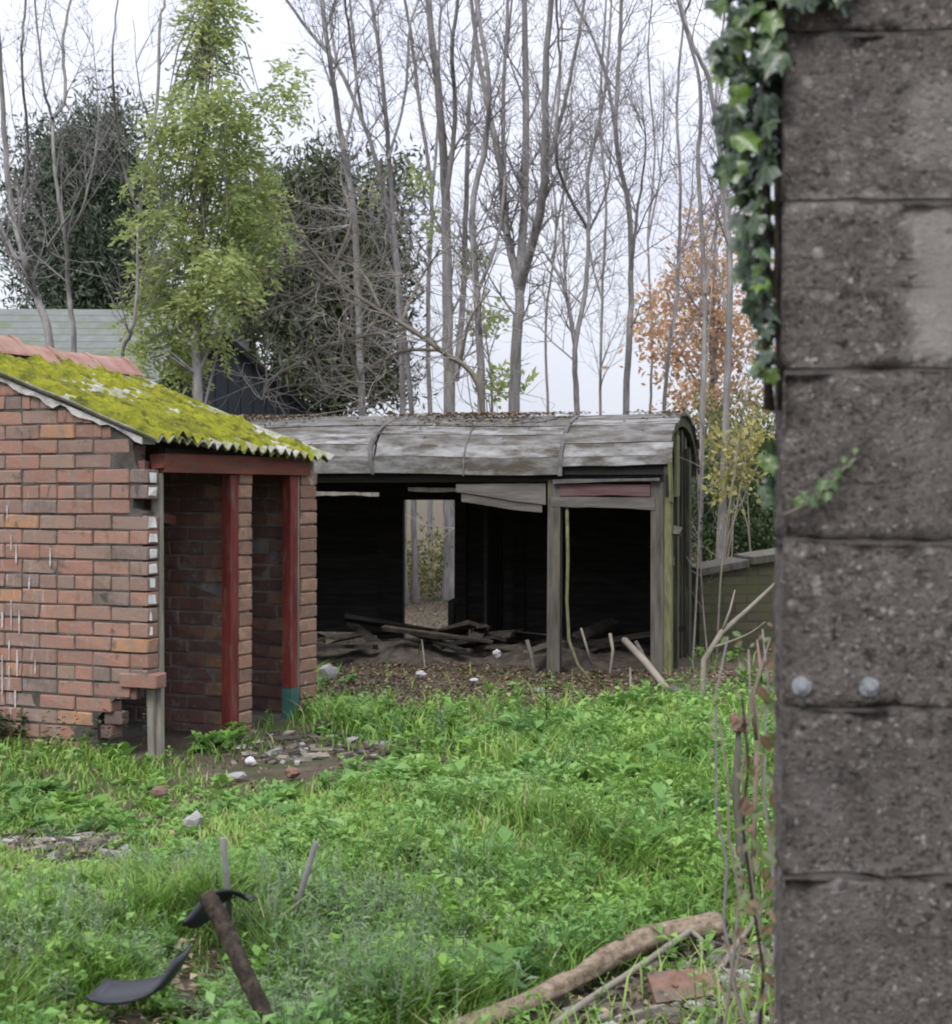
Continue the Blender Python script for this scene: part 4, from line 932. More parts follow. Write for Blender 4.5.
tree('bare_tree', 'faint slender bare tree far behind, between the forked tree and the fan of stems', [([(548,412),(546,320),(556,230),(550,140),(562,50),(560,0)],4,2,True),([(556,230),(570,150),(572,60)],3,2,False)], 18.5, bl=1.3)
tree('bare_tree', 'faint slender bare tree far behind, left of the orange foliage', [([(650,412),(652,330),(648,240),(655,150),(648,60),(652,0)],4,2,True),([(648,240),(662,160),(664,60)],3,2,False)], 18.2, bl=1.3)
# leaning tangle of bare branches across the evergreen
tg = empty('fallen_tree', Vector((P(480,400,11.8).x, 11.8*S, 0)), label='tangle of arching bare branches leaning left across the dark evergreen', cat='tree')
mt, mc = MB(), MB(); base = tg.location
for pl, wa, wb in [([(486,480),(478,384),(440,350),(409,328),(350,290),(304,240),(285,200)],7,3), ([(350,290),(320,285),(295,297),(262,318)],4,2), ([(409,328),(370,335),(330,345),(300,362)],4,2), ([(380,308),(360,270),(330,255),(290,250)],4,2), ([(440,350),(400,352),(360,375),(330,395)],4,2), ([(350,290),(345,330),(360,380),(362,408)],4,2), ([(310,250),(270,252),(237,206),(225,190)],4,2), ([(320,265),(275,268),(235,262)],3,2), ([(400,325),(420,280),(440,250)],3,2), ([(330,275),(350,225),(345,190)],3,2), ([(460,365),(470,320),(490,290)],4,2), ([(300,362),(270,380),(262,400)],3,2)]:
    pts = [P(x, y, 11.8+.12*math.sin(i*1.7+x*.03)) for i, (x, y) in enumerate(pl)]
    if pl[0] == (486,480): pts = [Vector((pts[0].x, 11.8*S, -.05))]+pts
    s_ = spline(pts, 5*(len(pts)-1)); k = len(s_)
    mt.tube([q-base for q in s_], [(wa+(wb-wa)*i/(k-1))/F*11.8*S/2 for i in range(k)], 5, cap=False)
    for i in range(3, k):
        for _ in range(2):
            az = random.uniform(0, 6.28); twigs(mc, s_[i]-base, Vector((math.cos(az), .5*math.sin(az), random.uniform(-.5, .8))), random.uniform(.4, 1.0), .008, 1, None, .1, .2)
mt.build('trunk', M['palewood'], tg); mc.build('crown', M['paletwig'], tg)

# leafy crowns
def leafy_tree(name, label, base, blobs, n, L, W, mat, trunk_pts, r0, per=7, rad=.10, nbranch=40, up=.2, bark='bark', group=None, spray=0):
    root = empty(name, base, label=label, cat='tree', group=group); b = Vector(base)
    c, d, l, w_ = leaf_cloud(blobs, n, L, W, up=up); cc = clumped(c, 0, rad, per); dd = np.repeat(d, per, 0)+rng.normal(0, .7, (len(cc), 3))
    if spray:
        d0 = unit(d+rng.normal(0, .3, d.shape)); t_ = np.tile((np.arange(per)+.5)/per, len(c)); D0 = np.repeat(d0, per, 0)
        cc = np.repeat(c, per, 0)+D0*(t_*spray)[:, None]; cc[:, 2] -= spray*.55*t_**2; cc = cc+rng.normal(0, .012, cc.shape)
        sd_ = unit(np.cross(D0, np.array([0, 0, 1.]))+1e-4)*np.tile(np.where(np.arange(per) % 2, 1., -1.), len(c))[:, None]
        dd = sd_+D0*.7+rng.normal(0, .25, cc.shape); dd[:, 2] -= .25
    v, f = leaves_np(cc, dd, np.repeat(l, per)*rng.uniform(.7, 1.2, len(cc)), np.repeat(w_, per))
    tone = np.clip(np.repeat(rng.random(len(c)), per)*.75+rng.random(len(cc))*.25, 0, 1)
    link('crown', np_mesh('crown', v-np.array([*b]), [f], tone), M[mat], root)
    mb = MB(); tp = [Vector(t) for t in trunk_pts]; s_ = spline(tp, 6*(len(tp)-1)); k = len(s_)
    mb.tube([q-b for q in s_], [r0*(1-.85*i/(k-1)) for i in range(k)], 8)
    for i in range(nbranch):
        t = random.uniform(.15, .95); q = s_[int(t*(k-1))]; e_ = Vector(c[random.randrange(len(c))])
        if (e_-q).length > 2.2: e_ = q+(e_-q).normalized()*2.2
        m_ = q.lerp(e_, .5)+Vector((random.uniform(-.1, .1), random.uniform(-.1, .1), .12)); mb.tube([q-b, m_-b, e_-b], [max(r0*(1-.85*t)*.4, .01), .010, .004], 4, cap=False)
    mb.build('trunk', M[bark], root); return root
random.seed(3)
D = 11.0
gb = [(x, y, r) for x, y, r in [(208,-18,15),(222,8,13),(200,24,14),(214,50,15),(194,76,15),(220,92,14),(188,112,17),(226,124,18),(172,146,15),(206,150,20),(246,160,20),(150,178,11),(186,186,20),(226,192,22),(264,196,14),(168,222,16),(206,226,22),(246,232,20),(274,226,9),(140,226,10),(186,262,20),(222,264,20),(252,262,12),(152,272,16),(200,296,20),(232,288,13),(168,308,17),(140,318,10),(192,330,16),(166,346,15),(212,336,9),(186,368,14),(146,356,9),(280,86,13),(262,112,11),(292,74,7),(240,128,10),(160,128,9)]]
leafy_tree('green_leaved_tree', 'light green leafy tree rising tall behind the brick shed', (P(200,400,D).x, D*S, 0),
    [(P(x, y, D+random.uniform(-.3, .3)), (r/F*D*S, .36, r/F*D*S)) for x, y, r in gb], 1700, .078, .029, 'ashleaf', [(P(200,400,D).x, D*S, -.1), P(198,400,D), P(195,300,D), P(205,200,D), P(200,100,D), P(210,0,D), P(212,-40,D)], .06, per=11, rad=.12, nbranch=70, up=.0, spray=.26)
D = 19
leafy_tree('dark_evergreen_tree', 'dark rounded evergreen tree behind the slate roofed building', (P(85,400,D).x, D*S, 0),
    [(P(x, y, D+random.uniform(-.4, .4)), (r/F*D*S, .8, r/F*D*S)) for x, y, r in [(75,165,32),(110,160,26),(55,200,34),(95,210,42),(130,195,30),(45,250,38),(85,265,46),(125,250,38),(60,300,42),(110,310,45),(145,300,36),(90,135,16),(75,350,40),(130,350,40)]+[(85+random.uniform(-75,75), random.uniform(112,270), random.uniform(5,12)) for _ in range(26)]],
    3300, .16, .038, 'evergreen', [(P(85,400,D).x, D*S, -.1), P(85,300,D), P(88,150,D)], .16, per=10, rad=.21, nbranch=70, up=.5, bark='darkbark')
D = 16
leafy_tree('dark_evergreen_tree', 'broad dark evergreen tree behind the black shed', (P(330,410,D).x, D*S, 0),
    [(P(x, y, D+random.uniform(-.5, .5)), (r/F*D*S, .7, r/F*D*S)) for x, y, r in [(325,175,20),(300,200,28),(335,205,28),(270,225,26),(305,240,36),(350,240,30),(255,260,26),(290,285,40),(335,285,40),(375,270,26),(265,310,34),(310,335,42),(355,325,34),(385,310,18),(295,385,38),(340,380,36),(375,365,22),(250,215,16),(390,390,14),(398,272,9)]+[(318+random.uniform(-90,88), random.uniform(165,330), random.uniform(5,12)) for _ in range(30)]],
    3700, .15, .036, 'evergreen2', [(P(330,410,D).x, D*S, -.1), P(330,300,D), P(325,170,D)], .17, per=10, rad=.19, nbranch=90, up=.5, bark='darkbark')
D = 17
leafy_tree('autumn_tree', 'tree with thin orange brown autumn leaves behind the end of the van', (P(715,420,D).x, D*S, 0),
    [(P(x, y, D+random.uniform(-.5, .5)), (r/F*D*S, .7, r/F*D*S*.6)) for x, y, r in [(665,300,26),(700,285,30),(735,270,28),(690,325,34),(730,320,30),(675,355,26),(715,360,34),(750,350,24),(700,230,16),(735,220,20),(690,395,26),(735,395,24),(655,330,18),(690,260,18)]],
    1300, .11, .06, 'orangeleaf', [(P(715,420,D).x, D*S, -.1), P(714,400,D), P(712,300,D), P(718,210,D)], .09, per=3, rad=.16, nbranch=50)
D = 14.5
leafy_tree('sapling', 'small yellow green sapling among the trunks above the van roof', (P(492,420,D).x, D*S, 0),
    [(P(x, y, D), (r/F*D*S, .3, r/F*D*S*.7)) for x, y, r in [(480,322,16),(498,318,10),(495,385,18),(515,380,12),(470,265,8),(420,180,12),(372,190,10),(440,225,10)]],
    130, .12, .06, 'ashleaf', [(P(492,420,D).x, D*S, -.1), P(492,400,D), P(485,330,D)], .03, per=4, rad=.10, nbranch=14)

# ------------------------------------------------------------------ buildings behind
D = 12.6
bs = empty('black_shed', (P(222,400,D).x, D*S, 0), R(6), label='black boarded gable of a dark shed behind the brick shed', cat='shed')
hw = 1.22; ez, az = 2.10, 3.18
nbd = 17
for i in range(nbd):
    x0 = -hw+2*hw*i/nbd; x1 = -hw+2*hw*(i+1)/nbd-.008; t = lambda x: az-(az-ez)*abs(x)/hw-.03
    poly = [(x0, 0), (x1, 0), (x1, t(x1))]+([(0, t(0))] if x0 < 0 < x1 else [])+[(x0, t(x0))]
    MB().prism(poly, 'y', random.uniform(-.004, .004), .03).build('wall_board', M['blackshed'], bs)
MB().box(-hw, -hw+.04, .03, 3.5, 0, ez-.05).box(hw-.04, hw, .03, 3.5, 0, ez-.05).box(-hw, hw, 3.46, 3.5, 0, ez).box(-hw+.04, hw-.04, .05, .07, 0, ez-.06).prism([(-hw+.1, ez-.06), (hw-.1, ez-.06), (0, az-.12)], 'y', .05, .07).build('walls_and_light_block', M['blackshed'], bs)  # includes a backing panel added to stop light between the boards
for s in (-1, 1):
    MB().prism([(0, az+.05), (s*(hw+.12), ez+.05-(az-ez)*.12/hw), (s*(hw+.12), ez-.03-(az-ez)*.12/hw), (0, az-.03)], 'y', -.16, 3.6).build('roof', M['nearblack'], bs)
hs = empty('slate_roofed_building', (P(60,400,15).x, 15*S, 0), R(3), label='building with a pale grey slate roof beyond the brick shed', cat='building')
MB().box(-4.2, 2.35, .2, 4.4, 0, 2.5).build('wall', M['brick'], hs)
rows = 16
for i in range(rows):
    t0, t1 = i/rows, (i+1)/rows; y0, z0 = -.05+2.35*t0, 2.35+1.75*t0; y1, z1 = -.05+2.35*t1, 2.35+1.75*t1
    MB().add([(-4.3, y0, z0+.008), (2.45, y0, z0+.008), (2.45, y1, z1), (-4.3, y1, z1), (-4.3, y0, z0-.02), (2.45, y0, z0-.02), (2.45, y1, z1-.03), (-4.3, y1, z1-.03)], [(0,1,2,3),(7,6,5,4),(0,4,5,1),(1,5,6,2),(3,2,6,7),(0,3,7,4)]).build('slate_course', M['slate'], hs)
MB().add([(-4.3, 2.30, 4.1), (2.45, 2.30, 4.1), (2.45, 4.65, 2.35), (-4.3, 4.65, 2.35), (-4.3, 2.30, 4.06), (2.45, 2.30, 4.06), (2.45, 4.65, 2.31), (-4.3, 4.65, 2.31)], [(0,1,2,3),(7,6,5,4),(0,4,5,1),(1,5,6,2),(3,2,6,7),(0,3,7,4)]).build('rear_slope', M['slate'], hs)
MB().prism([(.2,2.5),(2.3,4.03),(4.4,2.5)], 'x', 2.25, 2.35).prism([(.2,2.5),(2.3,4.03),(4.4,2.5)], 'x', -4.2, -4.1).build('gable', M['brick'], hs)

# ------------------------------------------------------------------ foreground things
random.seed(8)
lg = [G(360,1062)+Vector((0,0,.05)), G(440,1046)+Vector((0,0,.06)), G(520,1016)+Vector((0,0,.065)), G(575,992)+Vector((0,0,.07)), G(610,975)+Vector((0,0,.075)), G(660,958)+Vector((0,0,.085)), G(718,948)+Vector((0,0,.09))]
s_ = spline(lg, 90); k = len(s_)
mb = MB(); mb.tube(s_, [(.019+.014*i/(k-1))*(1+.08*math.sin(i*.13)+.05*math.sin(i*.37)) for i in range(k)], 22)
nv = []                                  # ridged, flaking bark: ridges run along the log, some plates lifted
for q in range(len(mb.v)):
    if q < k*22:
        i_, j_ = divmod(q, 22); c_ = s_[i_]; o_ = Vector(mb.v[q])-c_; f_ = mnoise.fractal(Vector((i_*.035, j_*.8, 2)), 1, 2, 4); g_ = mnoise.noise(Vector((i_*.05+9, j_*.35, 5)))
        nv.append(tuple(c_+o_*(1+.22*f_+(.16 if g_ > .12 else 0))))
    else: nv.append(mb.v[q])
mb.v = nv
lo = mb.build('log', M['logbark'], label='thick peeling log lying across the weeds at the lower right', cat='log')
st = [G(520,1050)+Vector((0,0,.02)), G(570,1018)+Vector((0,0,.05)), G(640,982)+Vector((0,0,.07)), G(690,955)+Vector((0,0,.09)), G(710,942)+Vector((0,0,.10))]
mb = MB(); mb.tube(spline(st, 16), .010, 7, rough=.15); mb.tube([st[3], st[3]+Vector((.03,-.02,-.02)), G(702,968)+Vector((0,0,.05))], [.009,.008,.006], 6)
mb.build('dead_branch', M['palewood'], label='thin pale branch lying below the thick log', cat='branch')
MB().tube([G(716,966)+Vector((0,0,.03)), G(730,985)+Vector((0,0,.05)), G(742,1010)+Vector((0,0,.02))], .005, 5).build('twig', M['palewood'], label='short curved twig to the right of the red tile fragment', cat='twig')
MB().tube([G(705,990)+Vector((0,0,.02)), G(735,958)+Vector((0,0,.05)), G(770,915)+Vector((0,0,.07))], .009, 6, rough=.2).build('dead_branch', M['palewood'], label='pale stick pointing up to the pillar beside the log end', cat='branch')
o = MB().box(-.10, .08, -.055, .055, -.015, .02, jit=.015).build('tile_fragment', M['tilefrag'], label='flat red tile fragment on the ground under the pale branch', cat='tile'); o.location = G(688,992)+Vector((0,0,.03)); o.rotation_euler = (R(18), R(-6), R(10))
# dark leaning stake
a_ = P(292,1075,2.58); a_.z = -.05
MB().tube(spline([a_, P(268,1024,2.6), P(240,962,2.64), P(222,922,2.68), P(206,894,2.7)], 48), [.0215*(1+.05*math.sin(i*.21)+random.uniform(-.03, .03)) for i in range(49)], 14, rough=.11).build('broken_stake', M['rustwood'], label='dark rough broken stake leaning up out of the foreground weeds', cat='stake')
# overturned chair
ch = empty('overturned_chair', G(230,925), 0, label='overturned black plastic chair with grey steel legs sunk in the weeds', cat='chair'); cb_ = ch.location
def shell(name, pts, wvec, th=.012, n=14):
    s_ = spline(pts, n); k = len(s_); vs = []; W_ = Vector(wvec); m_ = 8
    for i, q in enumerate(s_):
        t = (s_[min(i+1, k-1)]-s_[max(i-1, 0)]).normalized(); nn = t.cross(W_).normalized()
        for j in range(m_+1):
            f_ = j/m_-.5; sag = -.06*W_.length*(1-(2*f_)**2); taper = 1-.25*(abs(2*i/(k-1)-1)**3)
            vs.append(q+W_*f_*taper+nn*sag)
    n0 = len(vs); nn_ = []
    for i, q in enumerate(s_):
        t = (s_[min(i+1, k-1)]-s_[max(i-1, 0)]).normalized(); nv = t.cross(W_).normalized()
        nn_ += [nv]*(m_+1)
    vs += [v_+nv*th for v_, nv in zip(vs, nn_)]; fs = []
    c_ = m_+1
    for i in range(k-1):
        for j in range(m_):
            a0 = i*c_+j; fs.append((a0, a0+1, a0+c_+1, a0+c_)); a0 += n0; fs.append((a0, a0+c_, a0+c_+1, a0+1))
        for a0 in (i*c_, i*c_+m_): fs.append((a0, a0+c_, a0+c_+n0, a0+n0))
    for j in range(m_):
        for a0 in (j, (k-1)*c_+j): fs.append((a0, a0+1, a0+1+n0, a0+n0))
    return MB().add([v_-cb_ for v_ in vs], fs, 0, True).build(name, M['blackplastic'], ch)
shell('backrest', [P(94,990,2.74), P(115,994,2.75), P(145,991,2.76), P(165,982,2.78), P(177,966,2.80), P(183,952,2.82)], (.03, .16, .012), .008)
shell('seat', [P(190,926,3.12), P(200,919,3.14), P(210,906,3.17), P(222,896,3.20), P(240,894,3.22), P(250,899,3.24)], (.03, .16, -.05), .008)
MB().tube([P(229,930,3.25)-cb_, P(228,892,3.25)-cb_, P(223,838,3.23)-cb_], .0095, 10).build('leg', M['steel'], ch)
MB().tube([P(292,925,3.35)-cb_, P(298,902,3.35)-cb_, P(316,842,3.33)-cb_], .0095, 10).build('leg', M['steel'], ch)
MB().tube([P(229,935,3.25)-cb_, P(260,945,3.3)-cb_, P(292,926,3.35)-cb_], .011, 8).build('frame_tube', M['steel'], ch)

# dead branch in front of the garden wall
mb = MB(); q = [P(701,725,7.0), P(703,690,7.0), P(704,660,7.05), P(722,632,7.05), P(745,612,7.1), P(775,584,7.1), P(800,565,7.1)]
q[0].z = -.03
mb.tube(q, [.022,.022,.020,.017,.014,.011,.007], 7, rough=.2); mb.tube(spline([P(712,648,7.05), P(735,640,7.0), P(752,632,6.95), P(765,622,6.9)], 9), [.011-.0008*i for i in range(10)], 6, rough=.15); mb.tube([P(722,632,7.05), P(730,610,7.05), P(735,590,7.1)], [.010,.007,.004], 5)
mb.build('dead_branch', M['palewood'], label='forked grey dead branch standing before the mossy garden wall', cat='branch')
lab = 'thin leafless sapling stem growing up past the curved end of the van'
for i, pl in enumerate([[(692,690,8.6),(696,600,8.8),(700,500,8.9),(705,400,9.0),(712,280,9.1)], [(708,690,9.0),(703,610,9.2),(699,540,9.3),(697,470,9.4)], [(716,680,9.0),(722,560,9.1),(735,470,9.2),(748,380,9.2)]]):
    p0 = P(*pl[0]); p0.z = -.03; r_ = empty('sapling', p0, label=['tall thin leafless stem curving up past the van end to the orange leaves', 'short bent leafless stem just outside the van end planks', 'thin leafless stem leaning toward the yellow leaves by the pillar', 'wispy leafless stem against the van corner post'][i], cat='sapling')
    pts = spline([p0]+[P(*t) for t in pl[1:]], 12); k = len(pts)
    MB().tube([t-p0 for t in pts], [.011*(1-.6*j/(k-1)) for j in range(k)], 6).build('stem', M['palewood'], r_); mb = MB()
    for j in range(4, k):
        az = random.uniform(0, 6.28); twigs(mb, pts[j]-p0, Vector((math.cos(az), math.sin(az), random.uniform(.2, 1))), random.uniform(.2, .5), .005, 1)
    mb.build('crown', M['twig'], r_)

# ------------------------------------------------------------------ ground cover (uncountable)
shed_inv = (Matrix.Translation(C0) @ Matrix.Rotation(R(SH), 4, 'Z')).inverted(); van_inv = VM.inverted()
def ell(px, py, cx, cy, rx, ry): return np.clip(1.3-np.sqrt(((px-cx)/rx)**2+((py-cy)/ry)**2), 0, 1)
def scatter(n, dmin, dmax, side=1.12):
    """points on the ground with even picture density in depth"""
    dmin *= S; dmax *= S; inv = rng.random(n)*(1/dmin**1.4-1/dmax**1.4)+1/dmax**1.4; y = inv**(-1/1.4)
    px = rng.uniform(-120, 1060, n); x = (px-CX)/F*y; return x, y
def blocked(x, y):
    m1 = np.array(shed_inv); u = m1[0,0]*x+m1[0,1]*y+m1[0,3]; v = m1[1,0]*x+m1[1,1]*y+m1[1,3]
    m2 = np.array(van_inv); a_ = m2[0,0]*x+m2[0,1]*y+m2[0,3]; b_ = m2[1,0]*x+m2[1,1]*y+m2[1,3]
    insh = (u > -.03) & (u < 1.80) & (v > -.02) & (v < 3.2); inva = (a_ > -4.65) & (a_ < .08) & (b_ > -.12) & (b_ < 2.05)
    return insh, inva, a_, b_
def nz2(x, y, s, o=0): return np.sin(x*s*1.3+o)*np.sin(y*s*1.1+o*1.7)+.6*np.sin(x*s*2.9+y*s*1.7+o)+.4*np.sin(x*s*5.3-y*s*4.1+2*o)
def seg(px, py, ax, ay, bx, by, w_):
    t_ = np.clip(((px-ax)*(bx-ax)+(py-ay)*(by-ay))/((bx-ax)**2+(by-ay)**2), 0, 1); return np.clip(1.3-np.hypot(px-ax-(bx-ax)*t_, py-ay-(by-ay)*t_)/w_, 0, 1)
def bare(x, y):
    px = CX+F*x/y; py = HY+EYE*F/y
    b = np.maximum.reduce([ell(px, py, 300, 756, 165, 26)*1.1, ell(px, py, 95, 765, 90, 14)*.5, ell(px, py, 285, 730, 60, 18), ell(px, py, 70, 848, 90, 20)*.8, ell(px, py, 15, 890, 60, 14)*.8, ell(px, py, 215, 785, 60, 12)*.6, ell(px, py, 560, 800, 40, 10)*.4, ell(px, py, 400, 735, 80, 8)*.7,
        ell(px, py, 140, 1040, 70, 32), ell(px, py, 185, 1000, 30, 40), ell(px, py, 215, 965, 40, 30)*.9, seg(px, py, 360, 1080, 440, 1048, 26), seg(px, py, 440, 1048, 720, 950, 26)])
    low = np.clip((py-(1046-(px-430)*.37))/25, 0, 1)*(px > 470); b = np.maximum(b, low*.95)
    front = np.clip(((706-5*np.sin(px*.03)-6*np.sin(px*.011))-py)/8, 0, 1)*(px > 390)*(px < 660)*(py > 600); b = np.maximum(b, front*.97)
    fr2 = np.clip((698-py)/6, 0, 1)*(px > 320)*(px < 800)*(py > 600); b = np.maximum(b, fr2*.95)
    return b, px, py
def lowf(px, py):      # trampled, shorter growth near the shed and on the left
    return 1-.74*np.maximum.reduce([ell(px, py, 190, 790, 300, 58), ell(px, py, 60, 850, 160, 60), ell(px, py, 140, 1055, 110, 45), ell(px, py, 200, 985, 60, 45), ell(px, py, 330, 960, 50, 40)*.7])
def clump(x, y): return .5*nz2(x, y, 2.3, 4)+.5*nz2(x, y, 6.1, 9)
# grass
x, y = scatter(330000, 2.35, 9.0); b, px, py = bare(x, y); s1, s2, _, _ = blocked(x, y)
keep = (rng.random(len(x)) > b) & ~s1 & ~s2 & (rng.random(len(x)) < .62+.38*np.clip(nz2(x, y, 2), -1, 1)); x, y, px, py = x[keep], y[keep], px[keep], py[keep]
n = len(x); h = rng.uniform(.05, .15, n)*(1+.45*clump(x, y))*lowf(px, py); h = np.clip(h, .02, .26)
az = rng.uniform(0, 6.28, n); lean = rng.uniform(.3, 1.5, n); bw = rng.uniform(.0035, .0075, n)*np.clip(y/(3.5*S), 1, 1.8)
base = np.stack([x, y, gza(x, y)-.008], 1); dr = np.stack([np.cos(az), np.sin(az), np.zeros(n)], 1); sd = np.stack([-np.sin(az), np.cos(az), np.zeros(n)], 1)
up = np.array([0, 0, 1.])
m1 = base+up*(h*.62)[:, None]+dr*(h*lean*.25)[:, None]; tp = base+up*h[:, None]*.95+dr*(h*lean*.85)[:, None]
vs = np.stack([base-sd*bw[:, None]/2, base+sd*bw[:, None]/2, m1+sd*bw[:, None]*.42, m1-sd*bw[:, None]*.42, tp], 1).reshape(-1, 3)
i0 = np.arange(n)*5; q = np.stack([i0, i0+1, i0+2, i0+3], 1); t = np.stack([i0+3, i0+2, i0+4], 1)
dry = np.clip(ell(px, py, 70, 860, 150, 50)*.3, 0, .3)
r_ = np.clip(rng.beta(2, 2.2, n)*.8+.20*nz2(x, y, 1.1, 3)+dry, 0, .86); r_ = np.where(rng.random(n) < .05+.10*np.clip(nz2(x, y, 1.6, 8), 0, 1), rng.uniform(.9, 1, n), r_)
link('grass', np_mesh('grass', vs, [q, t], np.concatenate([r_, r_])), M['grass'], kind='stuff', label='short uneven green grass growing across the yard', cat='grass')
# leafy weeds
def weeds(name, n, dens, hlo, hhi, K, L, W, mat, label, el=(.0, .9), d0=2.35, d1=9.2, tone=0., spread=.0):
    x, y = scatter(n, d0, d1); b, px, py = bare(x, y); s1, s2, _, _ = blocked(x, y)
    keep = (rng.random(n) > b*1.02) & ~s1 & ~s2 & (rng.random(n) < dens(px, py, x, y)); x, y, px, py = x[keep], y[keep], px[keep], py[keep]; n = len(x)
    hh = rng.uniform(hlo, hhi, n)*(1+.5*clump(x, y))*lowf(px, py); hh = np.clip(hh, .025, hhi*1.6)
    ln = rng.normal(0, .22, (n, 2)); T = (np.arange(K)+.6)/K; t = np.tile(T, n)+rng.uniform(-.05, .05, n*K)
    X = np.repeat(x, K); Y = np.repeat(y, K); H = np.repeat(hh, K); LN = np.repeat(ln, K, 0)
    c = np.stack([X+LN[:, 0]*H*t+rng.normal(0, spread+1e-6, n*K), Y+LN[:, 1]*H*t+rng.normal(0, spread+1e-6, n*K), np.repeat(gza(x, y), K)+H*t], 1)
    az = np.tile(np.arange(K)*2.4, n)+np.repeat(rng.uniform(0, 6.28, n), K); ev = rng.uniform(el[0], el[1], n*K)
    size = np.repeat(rng.lognormal(0, .35, n), K)
    l = L*size*rng.uniform(.6, 1.3, n*K)*(1.15-.5*t)*np.clip(np.repeat(y, K)/(4.5*S), .85, 1.35); v, f = leaves_flat(c, az, ev, l, l*W)
    rr = np.clip(np.repeat(rng.beta(2, 2, n), K)*.6+rng.random(n*K)*.25+.2*(t-.3)+.14*np.repeat(nz2(x, y, 1.3, 2), K)+tone, 0, 1)
    sb = np.stack([x, y, gza(x, y)-.01], 1); st = np.stack([x+ln[:, 0]*hh, y+ln[:, 1]*hh, gza(x, y)+hh], 1); e_ = np.array([.0022, 0, 0])
    sv = np.stack([sb-e_, sb+e_, st+e_*.5, st-e_*.5], 1).reshape(-1, 3); sf = np.arange(n*4).reshape(n, 4)+len(v)
    link(name, np_mesh(name, np.concatenate([v, sv]), [f, sf], np.concatenate([rr, np.full(n, .25)])), M[mat], kind='stuff', label=label, cat='weeds')
right = lambda px, py, x, y: np.clip((px-100)/300, .30, 1)*np.clip(.55+.5*nz2(x, y, 2.5, 7), .08, 1)
weeds('weeds', 30000, right, .05, .17, 9, .050, .55, 'weed', 'lush broad leaved green weeds across the middle of the yard')
tall = lambda px, py, x, y: np.maximum.reduce([ell(px, py, 650, 765, 110, 42), ell(px, py, 500, 735, 130, 10)*.3, ell(px, py, 690, 850, 60, 60)*.7, ell(px, py, 150, 765, 22, 8)*.8, ell(px, py, 560, 920, 150, 60)*.4])*np.clip(.6+.5*nz2(x, y, 3.5, 2), 0, 1)
weeds('tall_weeds', 9000, tall, .12, .22, 12, .050, .30, 'weed', 'taller bright green weeds near the van and beside the pillar', (.2, 1.1), tone=.15)
fth = lambda px, py, x, y: np.maximum.reduce([ell(px, py, 370, 960, 130, 85), ell(px, py, 40, 985, 120, 60)*.6, ell(px, py, 330, 1030, 190, 50)*.7, ell(px, py, 420, 725, 110, 10)*.6, ell(px, py, 130, 905, 150, 40)*.35])*np.clip(.55+.55*nz2(x, y, 4.5, 1), 0, 1)
weeds('feathery_weeds', 21000, fth, .10, .22, 30, .034, .20, 'feather', 'grey green feathery weeds in the near foreground', (.0, 1.0), spread=.008)
# dark nettles along the gable foot
x = rng.uniform(-.1, 1.9, 700); yv = rng.uniform(-.30, -.02, 700)
pts = np.array([[*shed_w(b_, a_)] for a_, b_ in zip(x, yv)])
nb_ = empty('nettle_patch', shed_w(-.15, .8), label='dark green nettles growing along the foot of the brick gable', cat='nettles'); K = 9
keepn = rng.random(700) < np.clip((x-.75)/.4, .03, 1); pts = pts[keepn]; n = len(pts); t = np.tile((np.arange(K)+.5)/K, n); hh = np.repeat(rng.uniform(.06, .22, n), K)
c = np.repeat(pts, K, 0)+np.stack([0*t, 0*t, hh*t], 1); az = rng.uniform(0, 6.28, n*K); v, f = leaves_flat(c, az, rng.uniform(-.1, .6, n*K), rng.uniform(.03, .055, n*K), .024)
link('foliage', np_mesh('foliage', v-np.array([*nb_.location]), [f], rng.random(len(f))), M['hedge'], nb_)
# a few single tall weeds
for (px, py, h, lb) in [(545,738,.38,'single tall dark stemmed weed standing before the van middle post'), (388,716,.2,'small upright weed at the edge of the leaf litter')]:
    g_ = G(px, py); r0 = empty('tall_weed', g_, label=lb, cat='weed'); MB().tube([(0,0,-.02), (.01,0,h*.5), (0,.01,h)], [.006,.004,.002], 5).build('stem', M['darkbark'], r0)
    K = 60; t = rng.uniform(.25, 1, K); c = np.stack([rng.normal(0, .02, K), rng.normal(0, .02, K), t*h], 1); v, f = leaves_flat(c, rng.uniform(0, 6.28, K), rng.uniform(-.2, .7, K), .06*(1.2-.6*t), .02)
    link('leaves', np_mesh('leaves', v, [f], rng.random(K)*.5), M['weed'], r0)
# fallen leaves: van front, yard, van roof, woodland floor
def litter(n, xf, yf, zf): 
    az = rng.uniform(0, 6.28, n); c = np.stack([xf, yf, zf], 1); return leaves_flat(c, az, rng.uniform(-.25, .45, n), rng.uniform(.02, .048, n), rng.uniform(.014, .03, n))
px = rng.uniform(300, 800, 9000); py = rng.uniform(652, 702, 9000); y = EYE*F/(py-HY); x = (px-CX)/F*y; s1, s2, a_, b_ = blocked(x, y); k = ~s1 & (b_ < .25); x, y = x[k], y[k]
v1, f1 = litter(len(x), x, y, gza(x, y)+rng.uniform(.004, .03, len(x)))
x, y = scatter(12000, 2.4, 9); b, px, py = bare(x, y); s1, s2, _, _ = blocked(x, y); k = (~s1) & (~s2) & (rng.random(len(x)) < .13+.5*b); x, y = x[k], y[k]
v2, f2 = litter(len(x), x, y, gza(x, y)+rng.uniform(.004, .05, len(x)))
x = rng.uniform(-11, 11, 32000); y = rng.uniform(15.3, 31, 32000); s1, s2, _, _ = blocked(x, y); k = ~s1 & ~s2; x, y = x[k], y[k]
v3, f3 = litter(len(x), x, y, gza(x, y)+rng.uniform(.004, .03, len(x)))
vs = np.concatenate([v1, v2, v3]); fs = np.concatenate([f1, f2+len(v1), f3+len(v1)+len(v2)])
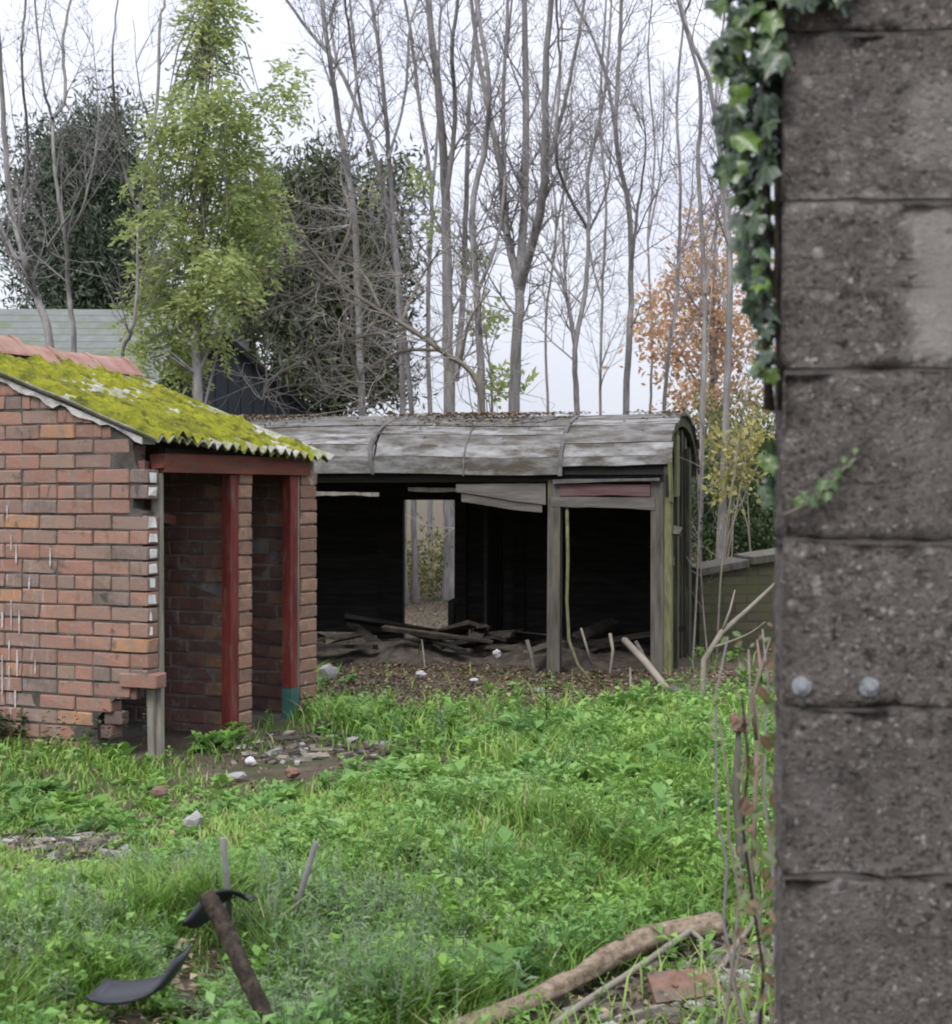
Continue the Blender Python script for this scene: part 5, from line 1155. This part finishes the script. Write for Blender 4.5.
link('leaf_litter', np_mesh('leaf_litter', vs, [fs], rng.random(len(fs))), M['litter'], kind='stuff', label='brown fallen leaves on the ground before and behind the van', cat='leaves')
n = 6000; xx = rng.uniform(-VL, .05, n); t = np.clip(rng.normal(math.pi/2-.22, .26, n), .5, 2.6); keep = rng.random(n) < .5+.5*np.sin(xx*3); xx, t = xx[keep], t[keep]; n = len(xx)
pts = np.array([[*vw(a_, *arc(b_, .026+.012*random.random()+.008))] for a_, b_ in zip(xx, t)])
v, f = litter(n, pts[:, 0], pts[:, 1], pts[:, 2]+.004); link('roof_leaf_litter', np_mesh('roof_leaf_litter', v, [f], rng.random(len(f))), M['litter'], kind='stuff', label='brown dead leaves lying along the crest of the van roof', cat='leaves')
# chips and twigs on the bare ground at the lower right and by the shed
mb = MB(); random.seed(31)
for i in range(900):
    z_ = random.random()
    if z_ < .55: px, py = random.uniform(560, 790), random.uniform(930, 1060)
    elif z_ < .8: px, py = random.uniform(230, 440), random.uniform(724, 752)
    else: px, py = random.uniform(0, 150), random.uniform(825, 865)
    if z_ < .55 and py < 1052-(px-430)*.37-15: continue
    g_ = G(px, py); s_ = random.uniform(.005, .022)
    Mt = Matrix.Translation(g_+Vector((0,0,s_*.5))) @ Matrix.Rotation(random.uniform(0, 6), 4, 'Z') @ Matrix.Rotation(random.uniform(-.5, .5), 4, 'X')
    el_ = random.choice([1, 1, 2.5, 4]); mb.box(-s_*el_, s_*el_, -s_*.8, s_*.8, -s_*.5, s_*.5, random.choice([0, 0, 1, 2]), Mt, s_*.25)
mb.build('debris', [M['rubble'], M['palewood'], M['stone']], kind='stuff', label='small stones, bark chips and twigs on the bare soil', cat='debris')
# scrub seen through the gap in the van and behind everything
bl = [((x_, 12.6*S+random.uniform(-.8, 5.5), random.uniform(.2, .6)), (.8, .6, random.uniform(.35, .8))) for x_ in np.linspace(-6, 7, 22)]
c, d, l, w_ = leaf_cloud(bl, 34000, .06, .035); k = c[:, 2] > .02; v, f = leaves_np(c[k], d[k], l[k], w_[k])
link('undergrowth', np_mesh('undergrowth', v, [f], rng.random(len(f))), M['scrub'], kind='stuff', label='low olive undergrowth between the trunks behind the van', cat='undergrowth')
